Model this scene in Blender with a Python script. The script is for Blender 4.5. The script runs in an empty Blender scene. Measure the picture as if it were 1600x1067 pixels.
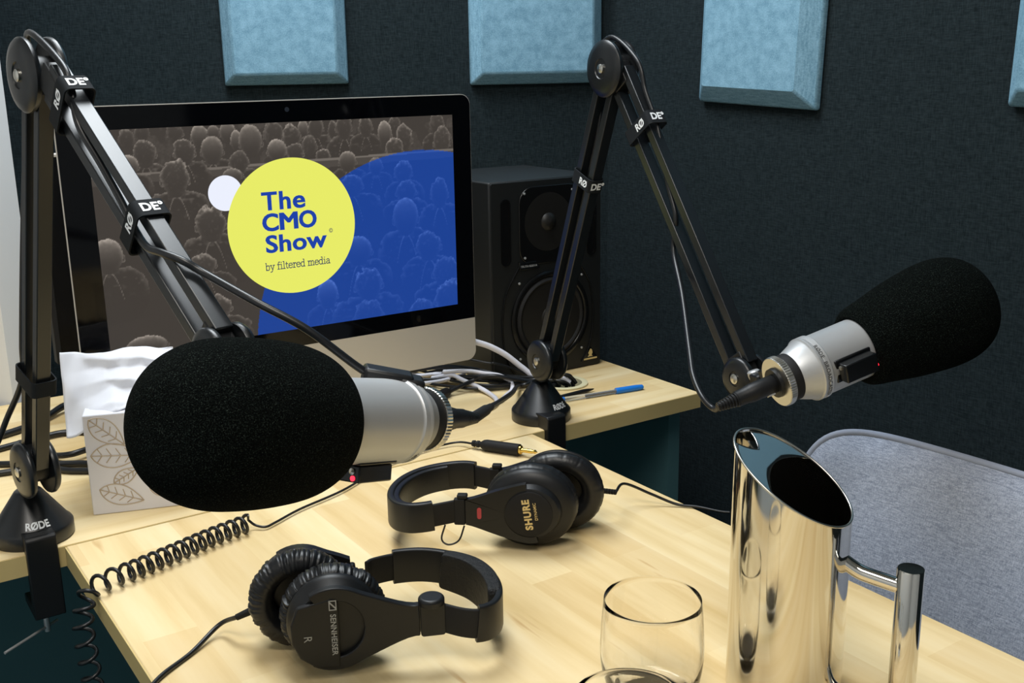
import bpy, bmesh, math, random
import numpy as np
from mathutils import Matrix, Vector, noise

random.seed(7)
SC = bpy.context.scene
COL = SC.collection
PI = math.pi
T = 0.74                      # height of the table tops above the floor; everything below is written relative to it

# ------------------------------------------------------------------ camera
cam_d = bpy.data.cameras.new('camera')
cam_o = bpy.data.objects.new('camera', cam_d)
COL.objects.link(cam_o)
cam_d.sensor_fit = 'HORIZONTAL'
cam_d.sensor_width = 36.0
cam_d.lens = 36.0 * 1686.243 / 1600.0
cam_d.clip_start = 0.02
cam_d.clip_end = 50
yaw, pit, rol = math.radians(33.76064), math.radians(14.31576), math.radians(-0.967655)
fw = Vector((math.sin(yaw) * math.cos(pit), math.cos(yaw) * math.cos(pit), -math.sin(pit)))
rt = Vector((math.cos(yaw), -math.sin(yaw), 0))
up = rt.cross(fw)
rt, up = rt * math.cos(rol) + up * math.sin(rol), up * math.cos(rol) - rt * math.sin(rol)
CAM = Vector((-0.9006, -1.2983, 0.55))
M = Matrix((rt, up, -fw)).transposed().to_4x4()
M.translation = CAM + Vector((0, 0, T))
cam_o.matrix_world = M
SC.camera = cam_o

# ------------------------------------------------------------------ exposure, world, lights
EXPO = 0.0
SC.view_settings.view_transform = 'Standard'
SC.view_settings.look = 'None'
SC.view_settings.exposure = EXPO
SC.view_settings.gamma = 1.0
SC.view_settings.use_curve_mapping = False
W = bpy.data.worlds.new('world')
SC.world = W
W.use_nodes = True
W.node_tree.nodes['Background'].inputs[0].default_value = (0.75, 0.86, 1.0, 1)
W.node_tree.nodes['Background'].inputs[1].default_value = 0.12


def area(name, loc, target, sx, sy, power, color):
    d = bpy.data.lights.new(name, 'AREA')
    d.shape = 'RECTANGLE'
    d.size, d.size_y = sx, sy
    d.energy = power
    d.color = color
    o = bpy.data.objects.new(name, d)
    COL.objects.link(o)
    o.location = Vector(loc) + Vector((0, 0, T))
    v = Vector(target) - Vector(loc)
    o.rotation_euler = v.to_track_quat('-Z', 'Y').to_euler()
    return o


area('ceiling_or_fill_light', (-0.30, 0.28, 1.74), (-0.30, 0.28, 0), 0.6, 1.1, 33, (0.90, 0.96, 1.0))
area('ceiling_or_fill_light', (-1.0, -1.2, 1.74), (-1.0, -1.2, 0), 0.6, 1.1, 25, (1.0, 0.95, 0.87))  # fill light added overhead by the camera, not a known fixture


# ------------------------------------------------------------------ material helpers
def lin(c):
    def f(v):
        v /= 255.0
        return v / 12.92 if v <= 0.04045 else ((v + 0.055) / 1.055) ** 2.4
    return (f(c[0]), f(c[1]), f(c[2]), 1.0)


MATS = {}


def mat(name, rgb, rough=0.5, metal=0.0, spec=0.5, emit=None, estr=0.0, coat=0.0, trans=0.0, ior=1.45, sheen=0.0):
    if name in MATS:
        return MATS[name]
    m = bpy.data.materials.new(name)
    m.use_nodes = True
    b = m.node_tree.nodes['Principled BSDF']
    b.inputs['Base Color'].default_value = lin(rgb)
    b.inputs['Roughness'].default_value = rough
    b.inputs['Metallic'].default_value = metal
    b.inputs['Specular IOR Level'].default_value = spec
    b.inputs['IOR'].default_value = ior
    b.inputs['Coat Weight'].default_value = coat
    b.inputs['Transmission Weight'].default_value = trans
    b.inputs['Sheen Weight'].default_value = sheen
    if emit is not None:
        b.inputs['Emission Color'].default_value = lin(emit)
        b.inputs['Emission Strength'].default_value = estr
    MATS[name] = m
    return m


def nodes(m):
    return m.node_tree.nodes, m.node_tree.links, m.node_tree.nodes['Principled BSDF']


def coords(m, scale=(1, 1, 1), rot=(0, 0, 0)):
    N, L, b = nodes(m)
    tc = N.new('ShaderNodeTexCoord')
    mp = N.new('ShaderNodeMapping')
    mp.inputs['Scale'].default_value = scale
    mp.inputs['Rotation'].default_value = rot
    L.new(tc.outputs['Object'], mp.inputs['Vector'])
    return mp.outputs['Vector']


def add_noise(m, vec, scale, detail=3, rough=0.6):
    N, L, b = nodes(m)
    n = N.new('ShaderNodeTexNoise')
    n.inputs['Scale'].default_value = scale
    n.inputs['Detail'].default_value = detail
    n.inputs['Roughness'].default_value = rough
    L.new(vec, n.inputs['Vector'])
    return n.outputs['Fac']


def ramp(m, fac, stops):
    N, L, b = nodes(m)
    r = N.new('ShaderNodeValToRGB')
    els = r.color_ramp.elements
    while len(els) < len(stops):
        els.new(0.5)
    for e, (p, c) in zip(els, stops):
        e.position = p
        e.color = lin(c)
    L.new(fac, r.inputs['Fac'])
    return r.outputs['Color']


def mix(m, a, bcol, fac, mode='MIX'):
    N, L, b = nodes(m)
    x = N.new('ShaderNodeMix')
    x.data_type = 'RGBA'
    x.blend_type = mode
    for sock, val in ((6, a), (7, bcol), (0, fac)):
        if hasattr(val, 'is_linked'):
            L.new(val, x.inputs[sock])
        else:
            x.inputs[sock].default_value = val
    return x.outputs[2]


def bump(m, height, strength, dist=0.001):
    N, L, b = nodes(m)
    n = N.new('ShaderNodeBump')
    n.inputs['Strength'].default_value = strength
    n.inputs['Distance'].default_value = dist
    L.new(height, n.inputs['Height'])
    L.new(n.outputs['Normal'], b.inputs['Normal'])


def base(m, col):
    N, L, b = nodes(m)
    L.new(col, b.inputs['Base Color'])


def fabric(name, dark, light, scale, rough=0.95, bs=0.4, weave=True):
    m = mat(name, light, rough, spec=0.15)
    v1 = coords(m, (1, 1, 0.12))
    v2 = coords(m, (0.12, 0.12, 1))
    a = add_noise(m, v1, scale, 2)
    c = add_noise(m, v2, scale, 2)
    f = mix(m, a, c, 0.5)
    base(m, ramp(m, f, [(0.36, dark), (0.64, light)]))
    bump(m, f, bs, 0.0008)
    return m


def wood(name, along):
    m = mat(name, (226, 200, 148), 0.42, spec=0.35)
    N, L, b = nodes(m)
    s = (14, 1.1, 14) if along == 'Y' else (1.1, 14, 14)
    v = coords(m, s)
    grain = add_noise(m, v, 2.2, 5, 0.55)
    v2 = coords(m, (1, 1, 1), (0, 0, PI / 2 if along == 'Y' else 0))
    bt = N.new('ShaderNodeTexBrick')
    bt.offset = 0.37
    bt.inputs['Scale'].default_value = 1.0
    bt.inputs['Mortar Size'].default_value = 0.0
    bt.inputs['Brick Width'].default_value = 0.34
    bt.inputs['Row Height'].default_value = 0.055
    bt.inputs['Color1'].default_value = (0, 0, 0, 1)
    bt.inputs['Color2'].default_value = (1, 1, 1, 1)
    L.new(v2, bt.inputs['Vector'])
    g = ramp(m, grain, [(0.28, (222, 196, 142)), (0.5, (236, 214, 166)), (0.75, (243, 226, 186))])
    tint = ramp(m, bt.outputs['Color'], [(0.0, (240, 232, 220)), (1.0, (255, 255, 255))])
    c = mix(m, g, tint, 1.0, 'MULTIPLY')
    v3 = coords(m, (30, 3, 30) if along == 'Y' else (3, 30, 30))
    fl = add_noise(m, v3, 2.0, 2)
    flr = ramp(m, fl, [(0.70, (255, 255, 255)), (0.82, (214, 190, 160))])
    base(m, mix(m, c, flr, 1.0, 'MULTIPLY'))
    return m


# ------------------------------------------------------------------ mesh builder
def V3(*a):
    return Vector(a)


def spline(pts, n=8):
    """Catmull-Rom through the points."""
    P = [Vector(p) for p in pts]
    if len(P) < 3:
        return P
    out = []
    for i in range(len(P) - 1):
        p0 = P[i - 1] if i else P[0] * 2 - P[1]
        p1, p2 = P[i], P[i + 1]
        p3 = P[i + 2] if i + 2 < len(P) else P[-1] * 2 - P[-2]
        for k in range(n):
            t = k / n
            out.append(0.5 * ((2 * p1) + (p2 - p0) * t + (2 * p0 - 5 * p1 + 4 * p2 - p3) * t * t + (3 * p1 - p0 - 3 * p2 + p3) * t ** 3))
    out.append(P[-1])
    return out


def axes(o, z, x=None):
    """Matrix whose local z is z and local x is near x."""
    z = Vector(z).normalized()
    x = Vector(x) if x is not None else (Vector((0, 0, 1)) if abs(z.z) < 0.9 else Vector((1, 0, 0)))
    y = z.cross(x).normalized()
    x = y.cross(z)
    m = Matrix((x, y, z)).transposed().to_4x4()
    m.translation = Vector(o)
    return m


I4 = Matrix.Identity(4)


class MB:
    def __init__(s):
        s.v, s.f, s.mi = [], [], []

    def add(s, vs, fs, M=None, mi=0):
        k = len(s.v)
        if M is not None:
            vs = [M @ Vector(p) for p in vs]
            if M.determinant() < 0:
                fs = [tuple(reversed(f)) for f in fs]
        s.v += [Vector(p) for p in vs]
        for f in fs:
            s.f.append([i + k for i in f])
            s.mi.append(mi)
        return s

    def box(s, a, b, M=None, mi=0):
        (x0, y0, z0), (x1, y1, z1) = a, b
        vs = [(x0, y0, z0), (x1, y0, z0), (x1, y1, z0), (x0, y1, z0), (x0, y0, z1), (x1, y0, z1), (x1, y1, z1), (x0, y1, z1)]
        return s.add(vs, [(0, 3, 2, 1), (4, 5, 6, 7), (0, 1, 5, 4), (1, 2, 6, 5), (2, 3, 7, 6), (3, 0, 4, 7)], M, mi)

    def lathe(s, prof, M=None, seg=48, mi=0, sx=1.0, sy=1.0):
        n = len(prof)
        vs, fs = [], []
        for r, z in prof:
            for k in range(seg):
                a = 2 * PI * k / seg
                vs.append((max(r, 0) * math.cos(a) * sx, max(r, 0) * math.sin(a) * sy, z))
        for i in range(n - 1):
            for k in range(seg):
                k2 = (k + 1) % seg
                fs.append((i * seg + k, i * seg + k2, (i + 1) * seg + k2, (i + 1) * seg + k))
        if prof[0][0] > 1e-6:
            fs.append(tuple(reversed(range(seg))))
        if prof[-1][0] > 1e-6:
            fs.append(tuple((n - 1) * seg + k for k in range(seg)))
        return s.add(vs, fs, M, mi)

    def ring(s, prof, M=None, seg=48, mi=0, sx=1.0, sy=1.0):
        """Closed profile revolved about z."""
        n = len(prof)
        vs, fs = [], []
        for r, z in prof:
            for k in range(seg):
                a = 2 * PI * k / seg
                vs.append((r * math.cos(a) * sx, r * math.sin(a) * sy, z))
        for i in range(n):
            j = (i + 1) % n
            for k in range(seg):
                k2 = (k + 1) % seg
                fs.append((i * seg + k, i * seg + k2, j * seg + k2, j * seg + k))
        return s.add(vs, fs, M, mi)

    def cyl(s, p0, p1, r, seg=24, r1=None, mi=0):
        p0, p1 = Vector(p0), Vector(p1)
        return s.lathe([(r, 0), (r if r1 is None else r1, (p1 - p0).length)], axes(p0, p1 - p0), seg, mi)

    def tube(s, pts, r, seg=10, mi=0):
        P = [Vector(p) for p in pts]
        n = len(P)
        rs = r if isinstance(r, (list, tuple)) else [r] * n
        tan = [(P[min(i + 1, n - 1)] - P[max(i - 1, 0)]).normalized() for i in range(n)]
        t0 = tan[0]
        u = t0.cross(Vector((0, 0, 1)))
        if u.length < 1e-3:
            u = t0.cross(Vector((1, 0, 0)))
        u.normalize()
        vs, fs = [], []
        for i in range(n):
            if i:
                u = u - tan[i] * u.dot(tan[i])
                u.normalize()
            w = tan[i].cross(u)
            for k in range(seg):
                a = 2 * PI * k / seg
                vs.append(P[i] + (u * math.cos(a) + w * math.sin(a)) * rs[i])
        for i in range(n - 1):
            for k in range(seg):
                k2 = (k + 1) % seg
                fs.append((i * seg + k, i * seg + k2, (i + 1) * seg + k2, (i + 1) * seg + k))
        fs.append(tuple(reversed(range(seg))))
        fs.append(tuple((n - 1) * seg + k for k in range(seg)))
        return s.add(vs, fs, None, mi)

    def sweep(s, frames, sections, closed_ends=True, mi=0):
        """frames: list of 4x4; sections: list of 2D closed loops in each frame's xy plane."""
        n, m = len(frames), len(sections[0])
        vs, fs = [], []
        for F, S in zip(frames, sections):
            for (x, y) in S:
                vs.append(F @ Vector((x, y, 0)))
        for i in range(n - 1):
            for k in range(m):
                k2 = (k + 1) % m
                fs.append((i * m + k, i * m + k2, (i + 1) * m + k2, (i + 1) * m + k))
        if closed_ends:
            fs.append(tuple(reversed(range(m))))
            fs.append(tuple((n - 1) * m + k for k in range(m)))
        return s.add(vs, fs, None, mi)

    def prism(s, poly, z0, z1, M=None, mi=0):
        n = len(poly)
        vs = [(x, y, z0) for x, y in poly] + [(x, y, z1) for x, y in poly]
        fs = [tuple(reversed(range(n))), tuple(range(n, 2 * n))]
        fs += [(i, (i + 1) % n, n + (i + 1) % n, n + i) for i in range(n)]
        return s.add(vs, fs, M, mi)

    def flat(s, poly, z=0.0, M=None, mi=0):
        return s.add([(x, y, z) for x, y in poly], [tuple(range(len(poly)))], M, mi)

    def grid(s, nx, ny, fn, M=None, mi=0):
        vs = [fn(i / nx, j / ny) for j in range(ny + 1) for i in range(nx + 1)]
        w = nx + 1
        fs = [(j * w + i, j * w + i + 1, (j + 1) * w + i + 1, (j + 1) * w + i) for j in range(ny) for i in range(nx)]
        return s.add(vs, fs, M, mi)

    def text(s, body, size, M=None, mi=0, bold=0.0, space=1.0, align='CENTER', fn=None):
        vs, fs = glyphs(body, size, bold, space, align)
        if fn:
            vs = [fn(p) for p in vs]
        return s.add(vs, fs, M, mi)

    def mesh(s, name, mats, smooth=40):
        me = bpy.data.meshes.new(name)
        me.from_pydata([tuple(p) for p in s.v], [], s.f)
        for m in (mats if isinstance(mats, (list, tuple)) else [mats]):
            me.materials.append(m)
        if any(s.mi):
            me.polygons.foreach_set('material_index', s.mi)
        if smooth:
            me.polygons.foreach_set('use_smooth', [True] * len(me.polygons))
            me.set_sharp_from_angle(angle=math.radians(smooth))
        me.update()
        return me


GLY = {}


def glyphs(body, size, bold=0.0, space=1.0, align='CENTER'):
    key = (body, size, bold, space, align)
    if key not in GLY:
        cu = bpy.data.curves.new('lettering', 'FONT')
        cu.body = body
        cu.size = size
        cu.offset = bold * size
        cu.space_character = space
        cu.align_x = align
        cu.resolution_u = 4
        o = bpy.data.objects.new('lettering', cu)
        COL.objects.link(o)
        me = o.to_mesh()
        vs = [tuple(v.co) for v in me.vertices]
        fs = [tuple(p.vertices) for p in me.polygons]
        o.to_mesh_clear()
        bpy.data.objects.remove(o)
        bpy.data.curves.remove(cu)
        GLY[key] = (vs, fs)
    return GLY[key]


ROOTS = []


def tag(o, label=None, cat=None, group=None, kind=None):
    for k, v in (('label', label), ('category', cat), ('group', group), ('kind', kind)):
        if v:
            o[k] = v
    return o


def thing(name, label, cat, M, group=None):
    if not isinstance(M, Matrix):
        M = Matrix.Translation(Vector(M))
    o = bpy.data.objects.new(name, None)
    o.empty_display_size = 0.05
    COL.objects.link(o)
    o.matrix_world = M
    o['M'] = [c for r in M for c in r]
    ROOTS.append(o)
    return tag(o, label, cat, group)


ROOTM = {}


def part(name, mb, m, parent, bevel=0.0, seg=2, smooth=40, label=None, world=False, subsurf=0, kind=None):
    if world:
        p = parent
        while p.parent:
            p = p.parent
        inv = p.matrix_basis.inverted()
        mb.v = [inv @ q for q in mb.v]
    o = bpy.data.objects.new(name, mb.mesh(name, m, smooth))
    COL.objects.link(o)
    o.parent = parent
    mods(o, bevel, seg, subsurf)
    return tag(o, label, kind=kind)


def mods(o, bevel, seg, subsurf=0):
    if bevel:
        b = o.modifiers.new('bevel', 'BEVEL')
        b.width = bevel
        b.segments = seg
        b.limit_method = 'ANGLE'
        b.angle_limit = math.radians(40)
        b.harden_normals = False
    if subsurf:
        b = o.modifiers.new('subsurf', 'SUBSURF')
        b.levels = b.render_levels = subsurf


def solo(name, mb, m, label=None, cat=None, group=None, kind=None, bevel=0.0, seg=2, smooth=40, subsurf=0):
    """A thing that is one mesh; its origin at the middle of its base."""
    xs = [p.x for p in mb.v]
    ys = [p.y for p in mb.v]
    zs = [p.z for p in mb.v]
    c = Vector(((min(xs) + max(xs)) / 2, (min(ys) + max(ys)) / 2, min(zs)))
    mb.v = [p - c for p in mb.v]
    o = bpy.data.objects.new(name, mb.mesh(name, m, smooth))
    COL.objects.link(o)
    o.location = c
    mods(o, bevel, seg, subsurf)
    ROOTS.append(o)
    return tag(o, label, cat, group, kind)


def rrect(x0, y0, x1, y1, r, n=6, corners=(1, 1, 1, 1)):
    """Rounded rectangle, counter-clockwise; corners: bl, br, tr, tl."""
    out = []
    for (cx, cy, a0, on) in ((x0 + r, y0 + r, PI, corners[0]), (x1 - r, y0 + r, 1.5 * PI, corners[1]),
                             (x1 - r, y1 - r, 0, corners[2]), (x0 + r, y1 - r, 0.5 * PI, corners[3])):
        if on:
            for k in range(n + 1):
                a = a0 + k / n * PI / 2
                out.append((cx + r * math.cos(a), cy + r * math.sin(a)))
        else:
            a = a0 + PI / 4
            out.append((cx + r * math.copysign(1, math.cos(a)), cy + r * math.copysign(1, math.sin(a))))
    return out


# ------------------------------------------------------------------ materials
M_wall = fabric('dark_wall_fabric', (20, 28, 31), (40, 50, 54), 560, bs=0.5)
M_panel = fabric('blue_grey_panel_fabric', (104, 144, 166), (138, 178, 200), 420, bs=0.5)
M_chair = fabric('grey_woven_upholstery', (122, 132, 150), (178, 186, 204), 900, bs=0.7)
M_pipe = mat('chair_piping', (150, 158, 176), 0.9, spec=0.2)
M_white = mat('white_wall_paint', (226, 228, 230), 0.8, spec=0.2)
M_carpet = fabric('teal_carpet', (36, 78, 88), (54, 102, 112), 180, bs=0.6)
M_ceil = mat('ceiling_paint', (200, 200, 200), 0.9, spec=0.1)
M_woodY = wood('pine_tabletop', 'Y')
M_woodX = wood('pine_desktop', 'X')
M_edge = mat('pine_edge_band', (205, 184, 128), 0.45, spec=0.35)
M_teal = mat('dark_teal_laminate', (78, 116, 122), 0.5, spec=0.3)
M_blk = mat('black_plastic', (20, 21, 23), 0.42, spec=0.45)
M_blkg = mat('gloss_black_plastic', (14, 16, 18), 0.22, spec=0.5)
M_blkm = mat('matte_black_rubber', (22, 22, 23), 0.65, spec=0.35)
M_arm = mat('black_painted_steel', (22, 25, 28), 0.30, spec=0.7)
M_disc = mat('arm_joint_plastic', (18, 21, 24), 0.33, spec=0.6)
M_lea = mat('black_leatherette', (20, 21, 23), 0.38, spec=0.5)
M_chrome = mat('polished_steel', (218, 215, 208), 0.075, metal=1.0)
M_plate = mat('scratched_steel', (176, 178, 178), 0.22, metal=1.0)
M_satin = mat('satin_nickel', (190, 192, 194), 0.42, metal=0.55)
M_ring = mat('bright_nickel', (205, 203, 196), 0.28, metal=1.0)
M_gold = mat('gold_plating', (235, 200, 110), 0.2, metal=1.0)
M_alu = mat('anodised_aluminium', (206, 202, 196), 0.45, metal=0.45)
M_txt = mat('white_print', (232, 236, 240), 0.6)
M_grey = mat('grey_print', (168, 170, 172), 0.6)
M_gtxt = mat('gold_print', (214, 190, 130), 0.5)
M_velcro = mat('black_velcro', (24, 28, 32), 0.8, spec=0.25)
M_cable = mat('black_cable_jacket', (20, 22, 25), 0.36, spec=0.55)
M_wcable = mat('white_cable_jacket', (222, 222, 232), 0.4, spec=0.4)
M_tissue = mat('tissue_paper', (236, 238, 246), 0.9, spec=0.1)
M_box = mat('white_card', (226, 226, 234), 0.6, spec=0.25)
M_leaf = mat('tan_leaf_print', (186, 170, 150), 0.6)
M_spk = mat('speaker_black_vinyl', (19, 21, 22), 0.5, spec=0.5)
M_spkg = mat('speaker_gloss_black', (12, 12, 13), 0.26, spec=0.5)
M_cone = mat('speaker_cone', (24, 23, 22), 0.45, spec=0.4)
M_glassb = mat('display_glass', (4, 5, 8), 0.06, spec=0.35)
M_glass = mat('clear_glass', (255, 255, 255), 0.0, trans=1.0, ior=1.38)
M_clear = mat('clear_plastic', (235, 238, 242), 0.12, trans=0.85, ior=1.4)
M_blue = mat('blue_plastic', (30, 118, 214), 0.35)
M_cream = mat('cream_plastic', (214, 206, 168), 0.5)
M_red = mat('red_print', (170, 60, 66), 0.5)
M_led = mat('red_indicator', (255, 30, 50), 0.4, emit=(255, 40, 60), estr=3.0)
M_leg = mat('chair_leg_steel', (150, 152, 156), 0.3, metal=1.0)

M_foam = mat('black_foam', (19, 21, 21), 1.0, spec=0.04)
_v = coords(M_foam)
_n = add_noise(M_foam, _v, 900, 2, 0.8)
base(M_foam, ramp(M_foam, _n, [(0.42, (6, 8, 8)), (0.55, (15, 19, 18)), (0.64, (34, 41, 38)), (0.73, (70, 80, 74))]))  # paler stops paint the foam's sparkle of light into its colour
bump(M_foam, _n, 1.0, 0.0030)

_v = coords(M_lea, (1, 1, 1))
bump(M_lea, add_noise(M_lea, _v, 240, 2), 0.25, 0.0006)


# ------------------------------------------------------------------ the setting
def wall_quad(name, p0, p1, z0, z1, m, thick=0.04):
    """Wall between two plan points; the room is on the left of p0 -> p1."""
    a, b = Vector((p0[0], p0[1], 0)), Vector((p1[0], p1[1], 0))
    d = (b - a).normalized()
    n = Vector((-d.y, d.x, 0))
    mb = MB()
    Mx = Matrix((d, n, Vector((0, 0, 1)))).transposed().to_4x4()
    Mx.translation = a
    mb.box((0, -thick, z0), ((b - a).length, 0, z1), Mx)
    return solo(name, mb, m, kind='structure')


ZF, ZC = -T, 1.80
CORNER = (0.65, 0.62)
bw_dir = Vector((-0.906, 0.4226))
BL = (CORNER[0] + bw_dir.x * 2.75, CORNER[1] + bw_dir.y * 2.75)
wall_quad('wall_right', (0.65, -3.2), CORNER, ZF, ZC, M_wall)
wall_quad('wall_back', CORNER, BL, ZF, ZC, M_wall)
wall_quad('wall_left', BL, (BL[0] - 0.3, -3.2), ZF, ZC, M_white)
wall_quad('wall_front', (BL[0] - 0.3, -3.2), (0.65, -3.2), ZF, ZC, M_white)
solo('floor', MB().box((-2.6, -3.4, ZF - 0.05), (0.9, 2.2, ZF)), M_carpet, kind='structure')
solo('ceiling', MB().box((-2.6, -3.4, ZC), (0.9, 2.2, ZC + 0.05)), M_ceil, kind='structure')

# white partition whose end stands at the back of the long desk, far left
mb = MB()
Mx = Matrix.Translation((-0.627, 0.660, 0)) @ Matrix.Rotation(math.radians(142), 4, 'Z')
mb.box((0, -0.10, ZF), (1.1, 0.0, ZC), Mx)
solo('wall_partition', mb, M_white, kind='structure')


# acoustic panels
def panel(p, n, w, z0, h, d, bev, roll, label):
    """Bevelled fabric slab: p = lower left corner on the wall (seen from the room), n = wall normal into the room."""
    n = Vector(n).normalized()
    x = Vector((0, 0, 1)).cross(n)
    Mx = Matrix((x, Vector((0, 0, 1)), n)).transposed().to_4x4()
    Mx.translation = Vector((p[0], p[1], z0))
    Mx = Mx @ Matrix.Rotation(roll, 4, 'Z')
    side = d * 0.35
    vs = []
    for (i, zz) in ((0, 0.001), (0, side), (bev, d)):
        vs += [(i, i, zz), (w - i, i, zz), (w - i, h - i, zz), (i, h - i, zz)]
    fs = [(3, 2, 1, 0), (8, 9, 10, 11)]
    for k in (0, 4):
        for i in range(4):
            j = (i + 1) % 4
            fs.append((k + i, k + j, k + 4 + j, k + 4 + i))
    mb = MB().add(vs, fs)
    o = bpy.data.objects.new('acoustic_panel', mb.mesh('acoustic_panel', M_panel, 20))
    COL.objects.link(o)
    o.matrix_world = Mx
    mods(o, 0.004, 2)
    ROOTS.append(o)
    tag(o, label, 'acoustic panel', 'blue grey acoustic panels on the walls')


nb = (-0.4226, -0.906, 0)


def onback(s):
    return (CORNER[0] + bw_dir.x * s, CORNER[1] + bw_dir.y * s)


PANELS = dict(p1=(1.02, 0.528, 0.275), p2=(0.36, 0.5075, 0.280))


# ------------------------------------------------------------------ desks
def desk(name, label, x0, x1, y0, y1, m, thick=0.026):
    t = thing(name, label, 'desk', ((x0 + x1) / 2, (y0 + y1) / 2, ZF))
    return t


back = desk('long_desk', 'long pale pine desk along the back, carrying the computer and loudspeaker', -1.75, 0.354, 0.0, 0.66, M_woodX)
hole_c, hole_r = Vector((0.199, 0.185)), 0.036
# desktop with the grommet hole cut out of it
ang = [2 * PI * k / 40 for k in range(40)]
mb = MB()
z0, z1 = -0.026, 0.0
x0, x1, y0, y1 = -1.75, 0.354, 0.0, 0.66


def sq(a, cx, cy, xa, xb, ya, yb):
    dx, dy = math.cos(a), math.sin(a)
    ts = []
    if dx > 1e-9: ts.append((xb - cx) / dx)
    if dx < -1e-9: ts.append((xa - cx) / dx)
    if dy > 1e-9: ts.append((yb - cy) / dy)
    if dy < -1e-9: ts.append((ya - cy) / dy)
    t = min(ts)
    return (cx + dx * t, cy + dy * t)


xa, xb, ya, yb = 0.12, 0.28, 0.105, 0.265
inner = [(hole_c.x + hole_r * math.cos(a), hole_c.y + hole_r * math.sin(a)) for a in ang]
outer = [sq(a, hole_c.x, hole_c.y, xa, xb, ya, yb) for a in ang]
vs = [(x, y, z1) for x, y in inner] + [(x, y, z1) for x, y in outer] + [(x, y, z0) for x, y in inner] + [(x, y, z0) for x, y in outer]
fs = []
for k in range(40):
    j = (k + 1) % 40
    fs += [(k, 40 + k, 40 + j, j), (80 + k, 80 + j, 120 + j, 120 + k), (k, j, 80 + j, 80 + k)]
mb.add(vs, fs)
for (a, b) in (((x0, y0, z0), (xa, y1, z1)), ((xb, y0, z0), (x1, y1, z1)), ((xa, y0, z0), (xb, ya, z1)), ((xa, yb, z0), (xb, y1, z1))):
    mb.box(a, b)
# front and end edge bands are a different material
part('desktop', mb, M_woodX, back, world=True, smooth=0)
part('edge_band', MB().box((x0, -0.0012, z0), (x1 + 0.0012, 0.0002, z1 - 0.0006)).box((x1 - 0.0002, 0, z0), (x1 + 0.0012, y1, z1 - 0.0006)), M_edge, back, world=True)
for xx in (0.325, -1.70):
    part('end_panel', MB().box((xx, 0.045, ZF), (xx + 0.026, 0.62, z0)), M_teal, back, world=True)
part('modesty_panel', MB().box((-1.70, 0.34, -0.42), (0.325, 0.36, z0)), M_teal, back, world=True)
g = part('cable_grommet', MB().ring([(0.0355, -0.024), (0.0355, 0.0005), (0.044, 0.0005), (0.044, 0.003), (0.040, 0.0045), (0.0335, 0.0030), (0.0335, -0.024)],
         Matrix.Translation((hole_c.x, hole_c.y, 0))), M_cream, back, world=True, label='round cream cable grommet')

front = desk('meeting_table', 'pale pine table in the foreground carrying headphones, glasses and a steel jug', -0.684, 0.0, -1.5, -0.003, M_woodY)
part('tabletop', MB().box((-0.684, -1.5, -0.026), (0.0, -0.003, 0.0)), M_woodY, front, world=True, bevel=0.0015)
part('edge_band', MB().box((-0.6853, -1.5, -0.026), (-0.6838, -0.003, -0.0012)).box((-0.0002, -1.5, -0.026), (0.0012, -0.003, -0.0012)), M_edge, front, world=True)
for sx in (-0.60, -0.12):
    for sy in (-1.40, -0.10):
        part('leg', MB().box((sx, sy, ZF), (sx + 0.05, sy + 0.05, -0.026)), M_teal, front, world=True, bevel=0.003)
for sy in (-1.38, -0.08):
    part('rail', MB().box((-0.55, sy, -0.07), (-0.12, sy + 0.02, -0.026)), M_teal, front, world=True)


# ------------------------------------------------------------------ all-in-one computer
CX0, CX1, CZ0, CZB, CZ1, CY = -0.596, 0.0395, 0.066, 0.1385, 0.5065, 0.220
comp = thing('desktop_computer', 'large all-in-one computer with a lit screen showing a yellow disc over a crowd', 'computer', ((CX0 + CX1) / 2, 0.27, 0))
XZ = Matrix(((1, 0, 0, 0), (0, 0, 1, 0), (0, 1, 0, 0), (0, 0, 0, 1)))     # local (x, y, z) -> world (x, z, y)
# front glass with rounded upper corners, chin with rounded lower corners
part('glass_front', MB().prism(rrect(CX0, CZB, CX1, CZ1, 0.016, 8, (0, 0, 1, 1)), CY, CY + 0.003, XZ), M_glassb, comp, world=True, smooth=30)
part('chin', MB().prism(rrect(CX0, CZ0, CX1, CZB - 0.0003, 0.016, 8, (1, 1, 0, 0)), CY, CY + 0.003, XZ), M_alu, comp, world=True, smooth=30, label='silver aluminium chin')
mb = MB()
rings = []
outline = rrect(CX0 - 0.0006, CZ0 - 0.0006, CX1 + 0.0006, CZ1 + 0.0012, 0.0165, 8)
cx, cz = (CX0 + CX1) / 2, (CZ0 + CZ1) / 2
prof = [(1.0, 0.0005), (1.0, 0.0065), (0.93, 0.013), (0.8, 0.022), (0.6, 0.033), (0.4, 0.040), (0.2, 0.0435), (0.02, 0.0445)]
vs, fs = [], []
n = len(outline)
for s, dy in prof:
    for (x, z) in outline:
        vs.append((cx + (x - cx) * s, CY + dy, cz + (z - cz) * s))
for i in range(len(prof) - 1):
    for k in range(n):
        j = (k + 1) % n
        fs.append((i * n + k, (i + 1) * n + k, (i + 1) * n + j, i * n + j))
fs.append(tuple((len(prof) - 1) * n + k for k in range(n)))
fs.append(tuple(range(n)))
part('housing', mb.add(vs, fs), M_alu, comp, world=True, smooth=50, label='silver aluminium back housing')
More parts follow.
